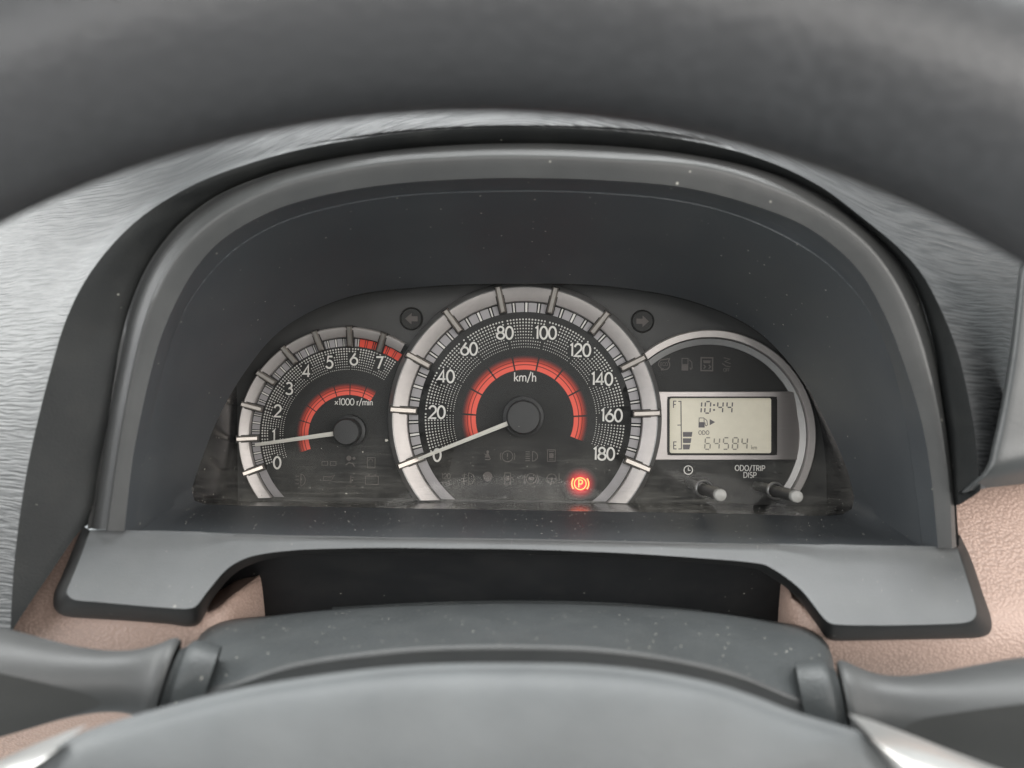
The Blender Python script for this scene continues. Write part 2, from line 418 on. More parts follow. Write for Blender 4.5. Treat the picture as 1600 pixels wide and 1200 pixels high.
# stroke letters: (advance width, [(points, closed)])
G = {
 '0': (.66, [(ell(.33, .5, .29, .5), True)]),
 '1': (.30, [([(.02, .86), (.18, 1.0), (.18, 0)], False)]),
 '2': (.62, [(arc(.30, .70, .27, .30, 172, -38, 18) + [(.02, .0), (.60, .0)], False)]),
 '3': (.60, [(arc(.27, .755, .24, .245, 150, -80, 16) + arc(.27, .265, .29, .265, 80, -152, 18), False)]),
 '4': (.66, [([(.47, 0), (.47, 1), (.02, .27), (.64, .27)], False)]),
 '5': (.60, [([(.54, 1), (.18, 1), (.11, .57)] + arc(.26, .32, .30, .32, 112, -152, 18), False)]),
 '6': (.66, [(ell(.33, .31, .30, .31), True), ([(.07, .44), (.45, 1.0)], False)]),
 '7': (.58, [([(.0, 1), (.56, 1), (.18, 0)], False)]),
 '8': (.66, [(ell(.33, .76, .235, .24), True), (ell(.33, .26, .30, .26), True)]),
 'k': (.50, [([(.05, 0), (.05, 1)], False), ([(.44, .62), (.10, .30)], False), ([(.17, .36), (.46, 0)], False)]),
 'm': (.86, [([(.05, 0), (.05, .62)], False), ([(.06, .40)] + arc(.235, .42, .165, .20, 160, 0, 10) + [(.40, 0)], False), ([(.41, .40)] + arc(.585, .42, .165, .20, 160, 0, 10) + [(.75, 0)], False)]),
 'n': (.52, [([(.05, 0), (.05, .62)], False), ([(.06, .40)] + arc(.235, .42, .165, .20, 160, 0, 10) + [(.40, 0)], False)]),
 'h': (.52, [([(.05, 0), (.05, 1)], False), ([(.06, .40)] + arc(.235, .42, .165, .20, 160, 0, 10) + [(.40, 0)], False)]),
 'r': (.32, [([(.05, 0), (.05, .62)], False), ([(.06, .38)] + arc(.25, .38, .17, .22, 150, 80, 6), False)]),
 'i': (.18, [([(.06, 0), (.06, .62)], False), ([(.06, .80), (.06, .92)], False)]),
 'x': (.56, [([(.02, .06), (.48, .58)], False), ([(.02, .58), (.22, .35)], False), ([(.28, .29), (.48, .06)], False)]),
 '/': (.46, [([(.0, -.12), (.40, 1.08)], False)]),
 ' ': (.30, []),
 'O': (.86, [(ell(.40, .5, .37, .5), True)]),
 'D': (.76, [([(.05, 0), (.05, 1), (.28, 1)] + arc(.28, .5, .40, .5, 80, -80, 14) + [(.28, 0)], True)]),
 'T': (.62, [([(.0, 1), (.56, 1)], False), ([(.28, .94), (.28, 0)], False)]),
 'R': (.64, [([(.05, 0), (.05, 1), (.30, 1)] + arc(.30, .74, .24, .26, 80, -80, 10) + [(.12, .48)], False), ([(.30, .43), (.56, 0)], False)]),
 'I': (.22, [([(.08, 0), (.08, 1)], False)]),
 'P': (.60, [([(.05, 0), (.05, 1), (.30, 1)] + arc(.30, .72, .25, .28, 80, -80, 10) + [(.12, .44)], False)]),
 'S': (.58, [(arc(.27, .745, .235, .255, 40, 250, 14) + arc(.27, .255, .25, .255, 70, -145, 14), False)]),
 'C': (.72, [(arc(.40, .5, .36, .5, 45, 315, 18), False)]),
 'E': (.52, [([(.46, 1), (.05, 1), (.05, 0), (.46, 0)], False), ([(.10, .5), (.40, .5)], False)]),
 'F': (.50, [([(.05, 0), (.05, 1), (.46, 1)], False), ([(.10, .5), (.40, .5)], False)]),
}
def text2d(s, h, wd, track=0.06):
    parts = []; x = 0
    for ch in s:
        a, st = G[ch]
        for pts, c in st:
            parts.append(ribbon([((p[0]+x)*h, p[1]*h) for p in pts], wd, c))
        x += a + track
    tw = (x - track) * h
    V, Fc = merge(parts)
    return [(p[0]-tw/2, p[1]-h/2) for p in V], Fc
def printed(name, vf, px, py, z, mat, parent, label=None):
    """flat print (pixel-sized 2D shape, y up) at a place on a face"""
    V, Fc = vf; c = L(px, py, z); s = S(z)
    return mesh(name, [c + Vector((x*s, y*s, 0)) for x, y in V], Fc, mat, parent, label, smooth=False)
def text(name, s, px, py, h, wd, mat, parent, z=0.0003, label=None, track=0.06):
    return printed(name, text2d(s, h, wd, track), px, py, z, mat, parent, label)
def poly(pts): return [Vector(p) for p in pts], [tuple(range(len(pts)))]

def revolve(name, prof, mat, parent, c, a0=0, a1=360, n=72, label=None, ang=35):
    """profile [(radius, z)] turned about the local z axis at point c (closed turn if 360)"""
    full = abs(a1-a0) >= 359.9; m = n if full else n+1
    rows = []
    for (r, z) in prof:
        rows.append([Vector((c.x + r*math.cos(R(a0+(a1-a0)*i/n)), c.y + r*math.sin(R(a0+(a1-a0)*i/n)), z)) for i in range(m)])
    v, f = grid(rows, full)
    return mesh(name, v, f, mat, parent, label, True, ang)
def cut_below(o, y):
    bm = bmesh.new(); bm.from_mesh(o.data)
    bmesh.ops.bisect_plane(bm, geom=bm.verts[:]+bm.edges[:]+bm.faces[:], plane_co=(0, y, 0), plane_no=(0, -1, 0), clear_outer=True)
    bm.to_mesh(o.data); bm.free()

def arc_mesh(name, r0, r1, a0, a1, z, n=8, rows=1, attr=False):
    """flat ring sector about the origin, angles in degrees"""
    v = []; f = []; tv = []
    for j in range(rows+1):
        r = r0 + (r1-r0)*j/rows
        for i in range(n+1):
            t = R(a0+(a1-a0)*i/n); v.append((r*math.cos(t), r*math.sin(t), z)); tv.append(j/rows)
    for j in range(rows):
        for i in range(n):
            a = j*(n+1)+i; f.append((a, a+1, a+n+2, a+n+1))
    me = bpy.data.meshes.new(name); me.from_pydata(v, [], f); me.update()
    if attr:
        at = me.attributes.new('t', 'FLOAT', 'POINT')
        for i, x in enumerate(tv): at.data[i].value = x
    return me
def place(name, me, parent, loc, rz=0, label=None):
    o = bpy.data.objects.new(name, me); col.objects.link(o); o.parent = parent
    o.location = loc; o.rotation_euler = (0, 0, rz)
    if label: o['label'] = label
    return o

# ================================================================== DASHBOARD (setting of the cluster)
NA = 120
dash = root('dashboard', 'black grained dashboard with rose-beige lower panel around the instrument binnacle', 'dashboard', (0, -0.09, 0.06))
B_ = [(16,990,.104),(18,940,.1035),(24,860,.103),(45,720,.102),(84,560,.101),(103,500,.1005),(129,445,.100),(165,394,.099),(212,346,.098),(268,307,.098),(326,278,.097),(400,252,.096),(500,227,.096),(650,206,.095),(800,199,.095),
      (950,204,.095),(1100,224,.096),(1200,252,.096),(1280,290,.097),(1345,338,.098),(1400,383,.099),(1434,419,.100),(1460,462,.100),(1495,545,.101),(1512,614,.102),(1523,675,.103),(1529,735,.104),(1533,765,.104)]
C_ = [(128,826,.0895),(138,800,.089),(150,740,.088),(165,660,.088),(185,560,.087),(205,480,.086),(235,410,.086),(280,350,.086),(340,305,.086),(420,272,.085),(520,248,.085),(650,231,.084),(800,225,.084),
      (950,229,.084),(1080,243,.085),(1200,270,.085),(1300,316,.086),(1360,362,.086),(1405,408,.086),(1436,462,.087),(1459,540,.087),(1473,620,.088),(1484,695,.088),(1490,762,.089),(1494,790,.090)]
def shift(c, dx0, dy, dz, cx=800, cy=700, grow=1.0):
    return [(cx+(p[0]-cx)*grow, cy+(p[1]-cy)*grow+dy, p[2]+dz) for p in c]
A0 = [(-640,1150,-.05),(-620,800,-.05),(-540,420,-.05),(-360,100,-.05),(-60,-60,-.05),(400,-110,-.05),(800,-120,-.05),(1200,-110,-.05),(1560,-40,-.05),(1760,120,-.04),(1840,330,-.03),(1800,560,-.01),(1760,760,0)]
A1 = [(-330,1120,.03),(-300,800,.03),(-215,440,.03),(-70,210,.03),(170,70,.03),(480,30,.03),(800,22,.03),(1120,30,.03),(1400,90,.03),(1560,230,.035),(1660,400,.045),(1650,570,.06),(1625,755,.065)]
A2 = [(-100,1080,.088),(-75,800,.086),(-10,560,.083),(95,380,.082),(260,255,.084),(520,190,.089),(800,172,.090),(1080,185,.089),(1300,260,.084),(1450,370,.082),(1540,500,.088),(1570,620,.092),(1572,752,.094)]
C_ = [(p[0], p[1], p[2]+.003) for p in C_]
rA0, rA1, rA2, rB, rC = [pxc(c, NA) for c in (A0, A1, A2, B_, C_)]
loft('upper_cover', [rA0, rA1, rA2, rB], 'dashskin', dash, 'black skin with flowing wavy grain over the hood', k=6, ang=60)
# rolled inner edge of the hood, smooth down to the seam with the bezel
rBi = [rB[i].lerp(rC[i], .25) + Vector((0,0,.0008)) for i in range(NA)]
rBm = [rB[i].lerp(rC[i], .6) + Vector((0,0,.0008)) for i in range(NA)]
rD = [L(800+(c[0]-800)*.96, 700+(c[1]-700)*.94, c[2]-.012) for c in C_]; rD = catmull(rD, NA)
loft('hood_edge', [rB, rBi, rBm, rC, rD], 'dashwall', dash, 'smooth dark inner edge of the hood', k=3, ang=50)

# lower rose-beige panel: left and right of the column opening, curving under towards the knees
def pinksheet(cols):
    rows = []
    for (y, zz) in ((690,.045),(760,.066),(830,.078),(900,.087),(960,.094),(1010,.096),(1060,.092),(1120,.080),(1200,.060),(1330,.030)):
        rows.append([L(x, max(y + dy, ymin(x) + .12*(y-690)), zz + dz) for (x, dy, dz) in cols])
    return rows
def ymin(x):
    if x < 128: return 600
    if x > 1493: return 640
    if x < 330: return 872 + 58*max(0, (x-240)/86)**1.5
    return 872 + 62*max(0, (1370-x)/92)**1.5
left_cols = [(x, (x-300)*.02, -.0 - .00003*max(0, 200-x)) for x in (-420,-320,-240,-160,-80,0,60,100,127,134,180,240,290,315,326)]
pl = pinksheet(left_cols)
for i, r in enumerate(pl):   # rounded return into the column opening
    e = r[-1]; r.append(e + Vector((.0025,.0012,-.002))); r.append(e + Vector((.0060,.0045,-.008))); r.append(e + Vector((.0030 + .0011*i,.0050,-.03)))
loft('lower_panel', pl, 'pink', dash, 'rose-beige leather-grained panel left of the column', k=3, ang=50)
right_cols = [(x, (1300-x)*.01, -.00002*max(0, x-1500)) for x in (1278,1290,1310,1340,1390,1440,1488,1495,1540,1580,1620,1700,1780,1880,2000)]
pr = pinksheet(right_cols)
for i, r in enumerate(pr):
    e = r[0]; r.insert(0, e + Vector((-.0025,.0012,-.002))); r.insert(0, e + Vector((-.0060,.0045,-.008))); r.insert(0, e + Vector((.0015 - .0008*i,.0050,-.03)))
loft('lower_panel', pr, 'pink', dash, 'rose-beige leather-grained panel right of the column', k=3, ang=50)
# dark cavity behind the column opening
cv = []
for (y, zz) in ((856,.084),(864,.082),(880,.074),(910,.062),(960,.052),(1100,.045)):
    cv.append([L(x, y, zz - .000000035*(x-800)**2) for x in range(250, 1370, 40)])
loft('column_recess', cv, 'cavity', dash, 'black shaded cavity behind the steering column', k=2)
# vent panel at the far right, with its dark seam
v0 = [(1601,392,.1035),(1592,420,.1035),(1586,470,.1035),(1578,540,.1035),(1565,620,.1045),(1550,690,.1045),(1538,732,.1045),(1500,768,.098)]
def off(c, dx, dy, dz): return [(p[0]+dx, p[1]+dy, p[2]+dz) for p in c]
vr = [pxc(off(v0,1,0,-.012),40), pxc(off(v0,2,0,.0),40), pxc(off(v0,7,2,.003),40), pxc(off(v0,25,-3,.004),40), pxc(off(v0,80,-10,.003),40), pxc(off(v0,260,-30,-.006),40)]
loft('vent_panel', vr, 'side', dash, 'satin dark panel right of the hood', k=3, ang=50)
ur = [pxc([(1497,770,.098),(1540,742,.104),(1600,728,.105),(1800,690,.100)],20), pxc([(1497,772,.094),(1540,754,.100),(1600,748,.101),(1800,712,.096)],20), pxc([(1497,775,.07),(1540,758,.07),(1600,752,.07),(1800,716,.07)],20)]
loft('vent_panel_underside', ur, 'side', dash)

# ================================================================== BEZEL
bez = root('binnacle_bezel', 'dark grey plastic bezel with arched hood framing the three dials', 'bezel', (0, -0.06, 0.09))
E1 = [(164,828,.0945),(176,740,.0945),(196,620,.095),(212,548,.095),(232,470,.0955),(261,394,.0955),(299,361,.0955),(345,327,.0955),(422,289,.0955),(498,266,.0955),(600,248,.0955),(700,240,.0955),(800,237,.0955),(950,242,.0955),(1113,256,.0955),(1227,293,.0955),(1312,338,.0955),(1368,386,.0955),(1408,442,.0955),(1442,520,.095),(1465,610,.095),(1480,700,.0945),(1488,770,.0945),(1491,856,.0945)]
E1 = [(164,828,.0945),(176,740,.0945),(192,640,.095),(208,560,.095),(226,490,.0955),(252,425,.0955),(285,378,.0955),(335,334,.0955),(422,289,.0955)] + E1[9:]
E2 = [(194,830,.0925),(208,712,.093),(222,640,.0932),(238,572,.0935),(257,512,.0935),(280,462,.0935),(305,420,.0935),(345,376,.0935),(422,331,.0935),(498,307,.0935),(600,289,.0935),(700,281,.0935),(800,278,.0935),(950,282,.0935),(1075,294,.0935),(1187,324,.0935),(1266,358,.0935),(1340,420,.0935),(1385,497,.0935),(1419,587,.0932),(1442,667,.093),(1455,745,.0928),(1466,856,.0925)]
E3 = [(210,837,.084),(226,712,.084),(240,640,.084),(256,572,.084),(276,512,.084),(300,466,.084),(328,428,.084),(372,386,.084),(440,348,.084),(520,324,.084),(620,307,.084),(800,299,.084),(950,303,.084),(1075,317,.084),(1180,348,.084),(1287,408,.084),(1347,470,.084),(1382,535,.084),(1408,620,.084),(1425,727,.084),(1442,858,.084)]
Cs = [(137,826,.0865),(150,740,.0865),(165,660,.086),(185,560,.0855),(205,484,.085),(235,414,.085),(280,354,.085),(340,308,.085),(420,275,.085),(520,251,.084),(650,234,.0835),(800,227,.0835),(950,231,.0835),(1080,245,.084),(1200,272,.0845),(1300,318,.085),(1360,364,.085),(1405,410,.085),(1436,464,.0855),(1459,542,.086),(1473,622,.0865),(1484,697,.0865),(1490,764,.0865),(1497,852,.0865)]
NB = 140
Cs = [(p[0], p[1], p[2]+.003) for p in Cs]
rE1, rE2, rE3, rCs = [pxc(c, NB) for c in (E1, E2, E3, Cs)]
def lp(a, b, t, dz): return [a[i].lerp(b[i], t) + Vector((0,0,dz + 0)) for i in range(NB)]
flatE1 = [Vector((p.x, p.y, rE1[i].z)) for i, p in enumerate(rCs)]
rE00 = lp(rE1, flatE1, .85, -.0050); rE0 = lp(rE1, flatE1, .45, -.0020); rE1a = lp(rE1, flatE1, 0, -.0006)
flatE2 = [Vector((p.x, p.y, rE1[i].z)) for i, p in enumerate(rE2)]
rE1b = lp(rE1, flatE2, .12, -.0001); rE1c = lp(rE1, flatE2, .28, .0)
rCd = [p + Vector((0,0,-.02)) for p in rCs]
loft('hood_frame', [rCd, rCs, rE00, rE0, rE1a, rE1b, rE1c, rE2], 'bezel', bez, 'satin grey arched lip of the hood', k=2, ang=40)
rE2b = [rE2[i].lerp(rE3[i], .06) + Vector((0,0,-.0004)) for i in range(NB)]
rE2m = [rE2[i].lerp(rE3[i], .75) + Vector((0,0,-.0015)) for i in range(NB)]
loft('inner_chamfer', [rE2, rE2b, rE2m, rE3], 'funnel', bez, k=2, ang=40)

# funnel from the front opening back to the edge of the lens (closed loops: arch + bottom)
NAr, NBo = 110, 60
F_arch = [(299,766,.0385),(309,735,.036),(340,655,.029),(378,588,.024),(440,515,.020),(540,465,.0175),(660,448,.0165),(800,443,.016),(950,447,.0165),(1080,470,.0175),(1180,515,.020),(1250,588,.024),(1291,660,.029),(1324,735,.036),(1335,778,.0385)]
F_bot = [(1335,778,.0385),(1331,795,.0395),(1316,804,.040),(1285,806,.040),(1150,803,.040),(800,797,.040),(500,792,.040),(345,789,.040),(315,787,.0395),(302,780,.0388),(299,766,.0385)]
G_bot = [(1442,858,.084),(1300,856,.084),(800,848,.084),(400,841,.084),(210,837,.084)]
def loop(a, b, lin_b=False):
    return pxc(a, NAr)[:-1] + pxc(b, NBo, lin_b)[:-1]
lF = loop(F_arch, F_bot); lG = loop(E3, G_bot, True)
def lerp_loop(a, b, t, dz=0.0): return [a[i].lerp(b[i], t) + Vector((0,0,dz)) for i in range(len(a))]
lm1 = lerp_loop(lF, lG, .12, -.001); lm2 = lerp_loop(lF, lG, .45, -.003); lm3 = lerp_loop(lF, lG, .85, -.0005)
# keep the shelf level under the lens
loft('funnel', [lF, lm1, lm2, lm3, lG], 'funnel', bez, 'charcoal funnel and dusty shelf inside the hood', k=4, closed=True, ang=55)
# lower fascia: face rounded into a flared skirt, coloured dark for its shade
T = [(141,829),(146,829),(152,829),(175,829),(210,830),(260,831),(296,832),(310,832),(325,833),(356,834),(394,835),(456,837),(530,838),(612,840),(700,841),(800,842),(900,844),(987,846),(1080,848),(1175,850),(1206,850),(1250,851),(1284,852),(1296,852),(1310,852),(1340,853),(1400,854),(1460,855),(1480,857),(1490,858),(1496,858)]
Bt = [(105,922),(108,932),(120,938),(155,941),(200,945),(262,950),(294,951),(308,945),(325,923),(356,888),(394,869),(456,860),(530,857),(612,856),(700,857),(800,858),(900,861),(987,865),(1080,871),(1175,879),(1206,888),(1250,920),(1284,962),(1296,973),(1310,976),(1340,977),(1400,977),(1480,975),(1512,972),(1524,963),(1524,948)]
BO = [(85,928),(86,950),(104,962),(150,966),(200,969),(262,974),(296,978),(314,970),(332,936),(364,898),(402,878),(458,868),(530,864),(612,863),(700,864),(800,865),(900,868),(987,872),(1080,878),(1170,887),(1198,897),(1240,928),(1274,972),(1290,994),(1306,1000),(1340,1000),(1400,999),(1490,997),(1530,995),(1547,986),(1548,964)]
zt = .0915
def zf(p): return zt + .019 * max(0, (p[1]-838-(p[0]-150)*.018)) / 115.0
KS = 6
def lin(c):
    P = [Vector((p[0], p[1], 0)) for p in c]; out = []
    for i in range(len(P)-1):
        p0 = P[i-1] if i > 0 else P[i]*2-P[i+1]; p3 = P[i+2] if i+2 < len(P) else P[i+1]*2-P[i]
        p1, p2 = P[i], P[i+1]
        for k in range(KS):
            t = k/KS
            out.append(0.5*((p1*2)+(p2-p0)*t+(p0*2-p1*5+p2*4-p3)*t*t+(p1*3-p0-p2*3+p3)*t*t*t))
    return out + [P[-1]]
edge_face = [(141,829),(129,862),(116,895)] + Bt + [(1516,920),(1506,888),(1496,858)]
edge_out = [(130,822),(113,862),(97,900)] + BO + [(1535,925),(1518,875),(1500,836)]
eF = lin(edge_face); eO = lin(edge_out)
bP = eF[3*KS:3*KS+(len(Bt)-1)*KS+1]; tP = lin(T); nT = len(tP); nE = len(eF)
face_rows = []
for k in range(7):
    t = k/6
    row = [tP[i].lerp(bP[i], t) for i in range(nT)]
    le = eF[int(round(t*3*KS))] if t < 1 else bP[0]; re_ = eF[nE-1-int(round(t*3*KS))] if t < 1 else bP[-1]
    row[0] = le; row[-1] = re_
    face_rows.append([L(q.x, q.y, zf(q)) for q in row])
top_back = [L(p.x, p.y+1, zt-.008) for p in tP]
loft('fascia', [top_back, [L(p.x, p.y, zt-.0012) for p in tP]] + face_rows, 'fascia', bez, 'broad grey fascia arching over the steering column', k=2, ang=60)
# skirt follows the left side, the lower edge and the right side of the face
r0 = [L(p.x, p.y, zf(p)) for p in eF]
def sk(t, dz): return [L(*(lambda q, z: (q.x, q.y, z))(eF[i].lerp(eO[i], t), zf(eF[i]) + dz)) for i in range(nE)]
loft('fascia_skirt', [r0, sk(.12, -.0006), sk(.4, -.003), sk(1.0, -.011), sk(1.02, -.02)], 'skirt', bez, 'rounded skirt of the fascia, darkened as if in shade', k=3, ang=60)

# ================================================================== INSTRUMENT CLUSTER
clu = root('instrument_cluster', 'car instrument cluster with two dials and a small display behind a clear lens', 'instrument cluster', (0, 0, 0))
Q_arch = [(372,783,0),(371,720,0),(371,640,0),(374,582,0),(440,514,0),(540,467,0),(660,450,0),(800,445,0),(950,449,0),(1080,472,0),(1180,517,0),(1250,590,0),(1280,660,0),(1290,720,0),(1292,790,0)]
Q_bot = [(1292,790,0),(1150,788,0),(800,784,0),(500,783,0),(372,783,0)]
lQ = loop(Q_arch, Q_bot, True)
loft('casing_wall', [lF, lerp_loop(lF, lQ, .5), lQ], 'casing', clu, 'gloss black inner wall and floor behind the lens', k=1, closed=True, ang=50)
mesh('dial_plate', lQ, [tuple(range(len(lQ)))], 'plate', clu, 'smoked black plate behind the dials', smooth=False)
YB = L(820, 783, 0).y

def ndeg(a): return R(180 - a) + ROLL
def dial(name, cx, cy, label):
    c = L(cx, cy, 0)
    return c, name, label
# ---------- speedometer
s = S()
def build_dial(name, label, cpx, nmark, a_first, step, tick, band, flange, mark, dots, redarc, numerals, hub_px, hub_r, needle_tip, red_from=None, dotspec=(13, 10), cut=None, mark_w=10):
    c = L(cpx[0], cpx[1], 0)
    face = revolve(name, [(.0001, .00005), (mark[0]*s*.5, .00005), ((band[1])*s, .00005)], 'dial', clu, c, n=96, label=label)
    cut_below(face, YB + .0004)
    # silver ring: concave bevel, and an outer flange where there is one
    lo, hi = (a_first - 60), (a_first + step*nmark + 60)
    amax = a_first + step*(nmark if cut is None else cut)
    A0_, A1_ = 180 - hi + math.degrees(ROLL), 180 - lo + math.degrees(ROLL)
    if cut is not None: A0_ = 180 - amax + math.degrees(ROLL)
    ring = revolve('bevel_ring', [(band[0]*s, .0004), (band[0]*s + .0001, .0030), (band[0]*s + .0004, .0033), (band[1]*s - .0004, .0049), (band[1]*s, .0050)] + ([] if flange else [(band[1]*s + .0005, .0046), (band[1]*s + .0009, .0003)]), 'silver', face, c, A0_, A1_, 120, 'silver bevelled ring of the dial')
    cut_below(ring, YB + .0004)
    if flange:
        fl = revolve('outer_rim', [(band[1]*s + .00005, .0050), (band[1]*s + .0004, .0052), (flange*s - .0003, .0038), (flange*s, .0032), (flange*s + .0003, .0003)], 'flange', face, c, A0_, A1_, 120, 'darker outer rim of the ring')
        cut_below(fl, YB + .0004)
    # plain grey ends of the tick band below the first and last marks
    for (aa, bb) in ((lo, a_first), (a_first + step*nmark, hi)):
        if cut is not None and aa > a_first: continue
        me = arc_mesh('tick_band_end', tick[0]*s, tick[1]*s, 180-bb, 180-aa, .0006, 24); me.materials.append(M['tickgrey'])
        bm = bmesh.new(); bm.from_mesh(me)
        bmesh.ops.rotate(bm, verts=bm.verts, cent=(0,0,0), matrix=Matrix.Rotation(ROLL, 3, 'Z'))
        bmesh.ops.translate(bm, verts=bm.verts, vec=c); bm.to_mesh(me); bm.free()
        o = place('tick_band_end', me, face, (0,0,0)); cut_below(o, YB + .0004)
    # tick blocks and fine ticks, shared meshes turned about the dial centre
    u = step
    def tmesh(nm, a, b, mat, r0=tick[0], r1=tick[1], z=.0005):
        me = arc_mesh(nm, r0*s, r1*s, -b*u, -a*u, z, 3); me.materials.append(M[mat]); return me
    blocks = [(0.085, .195), (.285, .455), (.545, .715), (.805, .915)]
    fine = [(.225, .255), (.745, .775)]; mid = [(.478, .522)]
    bm_ = {}
    for kind in ('grey', 'red'):
        bm_[kind] = [tmesh('tick_block', a, b, 'tickgrey' if kind == 'grey' else 'tickred') for a, b in blocks]
        bm_[kind+'f'] = [tmesh('fine_tick', a, b, 'tickwhite' if kind == 'grey' else 'tickred') for a, b in fine]
        bm_[kind+'m'] = [tmesh('middle_tick', a, b, 'white' if kind == 'grey' else 'tickred') for a, b in mid]
    for k in range(nmark if cut is None else int(math.ceil(cut))):
        for lst, sp in (('', blocks), ('f', fine), ('m', mid)):
            for i, (a, b) in enumerate(sp):
                q = k + (a+b)/2
                if cut is not None and q > cut: continue
                kind = 'red' if red_from is not None and q > red_from else 'grey'
                me = bm_[kind+lst][i]
                place(me.name.split('.')[0], me, face, c, ndeg(a_first + step*k))
    # raised marker blocks
    l0, l1, hw = mark[0]*s, mark[1]*s, mark_w/2*s
    zb, zt_ = .0006, .0066
    vv = [(l0, -hw, zb), (l1, -hw, zb), (l1, hw, zb), (l0, hw, zb),
          (l0, -hw, .0030), (l1, -hw, zt_-.0006), (l1, hw, zt_-.0006), (l0, hw, .0030),
          (l0+.0004, -hw*.55, .0037), (l1-.0004, -hw*.55, zt_), (l1-.0004, hw*.55, zt_), (l0+.0004, hw*.55, .0037)]
    ff = [(0,1,2,3)] + [(i, (i+1)%4, 4+(i+1)%4, 4+i) for i in range(4)] + [(4+i, 4+(i+1)%4, 8+(i+1)%4, 8+i) for i in range(4)] + [(8,9,10,11)]
    mm = bpy.data.meshes.new('marker'); mm.from_pydata(vv, [], ff); mm.materials.append(M['marker'])
    sh = bpy.data.meshes.new('marker_shadow'); e = .00045  # dark block around each marker, standing in for its shadow outline
    sh.from_pydata([(l0-.0002, -hw-e, .0), (l1+.0004, -hw-e, .0), (l1+.0004, hw+e, 0), (l0-.0002, hw+e, 0),
                    (l0-.0002, -hw-e, .0022), (l1+.0004, -hw-e, zt_-.0012), (l1+.0004, hw+e, zt_-.0012), (l0-.0002, hw+e, .0022)], [],
                   [(0,1,2,3),(4,5,6,7)] + [(i,(i+1)%4,4+(i+1)%4,4+i) for i in range(4)]); sh.materials.append(M['recess'])
    for k in range(nmark+1 if cut is None else int(cut)+1):
        place('marker', mm, face, c, ndeg(a_first + step*k))
        place('marker_shadow', sh, face, c, ndeg(a_first + step*k))
    # dotted field
    V = []; Fc = []
    ncol, nrow = dotspec
    boxes = [(L(px_, py_, 0), (len(t_)*.30*h_ + 2.2)*s, (h_*.5 + 2.4)*s) for (t_, px_, py_, h_) in numerals]
    kmax = nmark if cut is None else cut
    for k in range(int(math.ceil(kmax))):
        for j in range(ncol):
            fr_ = .06 + .88*j/(ncol-1)
            if k + fr_ > kmax: continue
            for i in range(nrow):
                q = i/(nrow-1); r = (dots[0] + (dots[1]-dots[0])*q)*s
                t = ndeg(a_first + step*(k + .5 + (fr_-.5)*(1 - .02*(1-q))))
                p = Vector((c.x + r*math.cos(t), c.y + r*math.sin(t), 0))
                if any(abs(p.x-b.x) < bx and abs(p.y-b.y) < by for b, bx, by in boxes): continue
                rad = (.75 + .75*q) * s * (dots[1]/155)**.35
                o = len(V)
                V += [Vector((p.x + rad*math.cos(t+R(45)+R(60)*g_), p.y + rad*math.sin(t+R(45)+R(60)*g_), .00025)) for g_ in range(6)]
                Fc.append(tuple(range(o, o+6)))
    dt = mesh('dot_pattern', V, Fc, 'dots', face, 'field of small pale dots', smooth=False); dt['kind'] = 'stuff'
    # red band segments
    for k in range(nmark if cut is None else int(math.ceil(cut))):
        b1 = min(step*.965, (kmax - k)*step)
        me = arc_mesh('red_band', redarc[0]*s, redarc[1]*s, -b1, -step*.035, .00025, 8, 24, True); me.materials.append(M['redarc'])
        place('red_band', me, face, c, ndeg(a_first + step*k))
    for (t_, px_, py_, h_) in numerals:
        text('numeral', t_, px_, py_, h_, h_*.155, 'white', face, .0003)
    # needle and hub
    h = L(hub_px[0], hub_px[1], .010); hr = hub_r*S(.010)
    revolve('hub_seat', [(hr*1.22, .0001), (hr*1.20, .0035), (hr*.95, .0040)], 'hub', face, h, n=64)
    revolve('needle_hub', [(hr*.98, .0038), (hr, .0095), (hr*.97, .0103), (hr*.90, .0107), (.0001, .0108)], 'hub', face, h, n=64, label='round matte black needle hub')
    tip = L(needle_tip[0], needle_tip[1], .0084)
    h2 = Vector((h.x, h.y, .0084)); d = (tip - h2).normalized(); nn = Vector((-d.y, d.x, 0))
    st = h2 + d*hr*.6; w0, w1 = 3.5*s, 2.4*s
    vv = []
    for p, wd in ((st, w0), (tip, w1)):
        vv += [p + nn*wd - Vector((0,0,.0007)), p - nn*wd - Vector((0,0,.0007)), p - nn*wd + Vector((0,0,.0003)), p + Vector((0,0,.0008)), p + nn*wd + Vector((0,0,.0003))]
    ff = [(i, (i+1)%5, 5+(i+1)%5, 5+i) for i in range(5)] + [(0,1,2,3,4), (9,8,7,6,5)]
    mesh('needle', vv, ff, 'needle', face, 'ivory pointer needle', smooth=False)
    return face, c

sp_num = [('0',683,711,19),('20',683,644,19),('40',697,588,19),('60',733,545,19),('80',789,520,19),('100',853,520,19),('120',907,547,19),('140',941,592,19),('160',956,649,19),('180',944,709,19)]
speed, csp = build_dial('speedometer', 'round black speedometer dial marked 0 to 180', (820, 654), 9, -20.6, 24.75,
    (166.5, 181), (182.5, 203), 212, (168, 208), (112, 155), (76.5, 99), sp_num, (818, 652), 27, (654, 717), mark_w=10)
text('unit_lettering', 'km/h', 821, 589, 14, 1.7, 'white', speed)
ta_num = [('0',433,723,18),('1',428,681,17),('2',434,642,18),('3',452,607,18),('4',479,580,18),('5',515,566,18),('6',553,561,18),('7',593,567,18)]
tach, cta = build_dial('tachometer', 'smaller black tachometer dial marked 0 to 7', (545, 680), 8, -20.3, 18.65,
    (139, 151), (152.5, 166), None, (138, 169), (103, 135), (63, 82), ta_num, (541, 675), 21, (399, 695), red_from=6.3, dotspec=(10, 9), cut=7.65, mark_w=8.5)
text('unit_lettering', 'x1000 r/min', 553, 628, 10, 1.3, 'white', tach, track=.05)

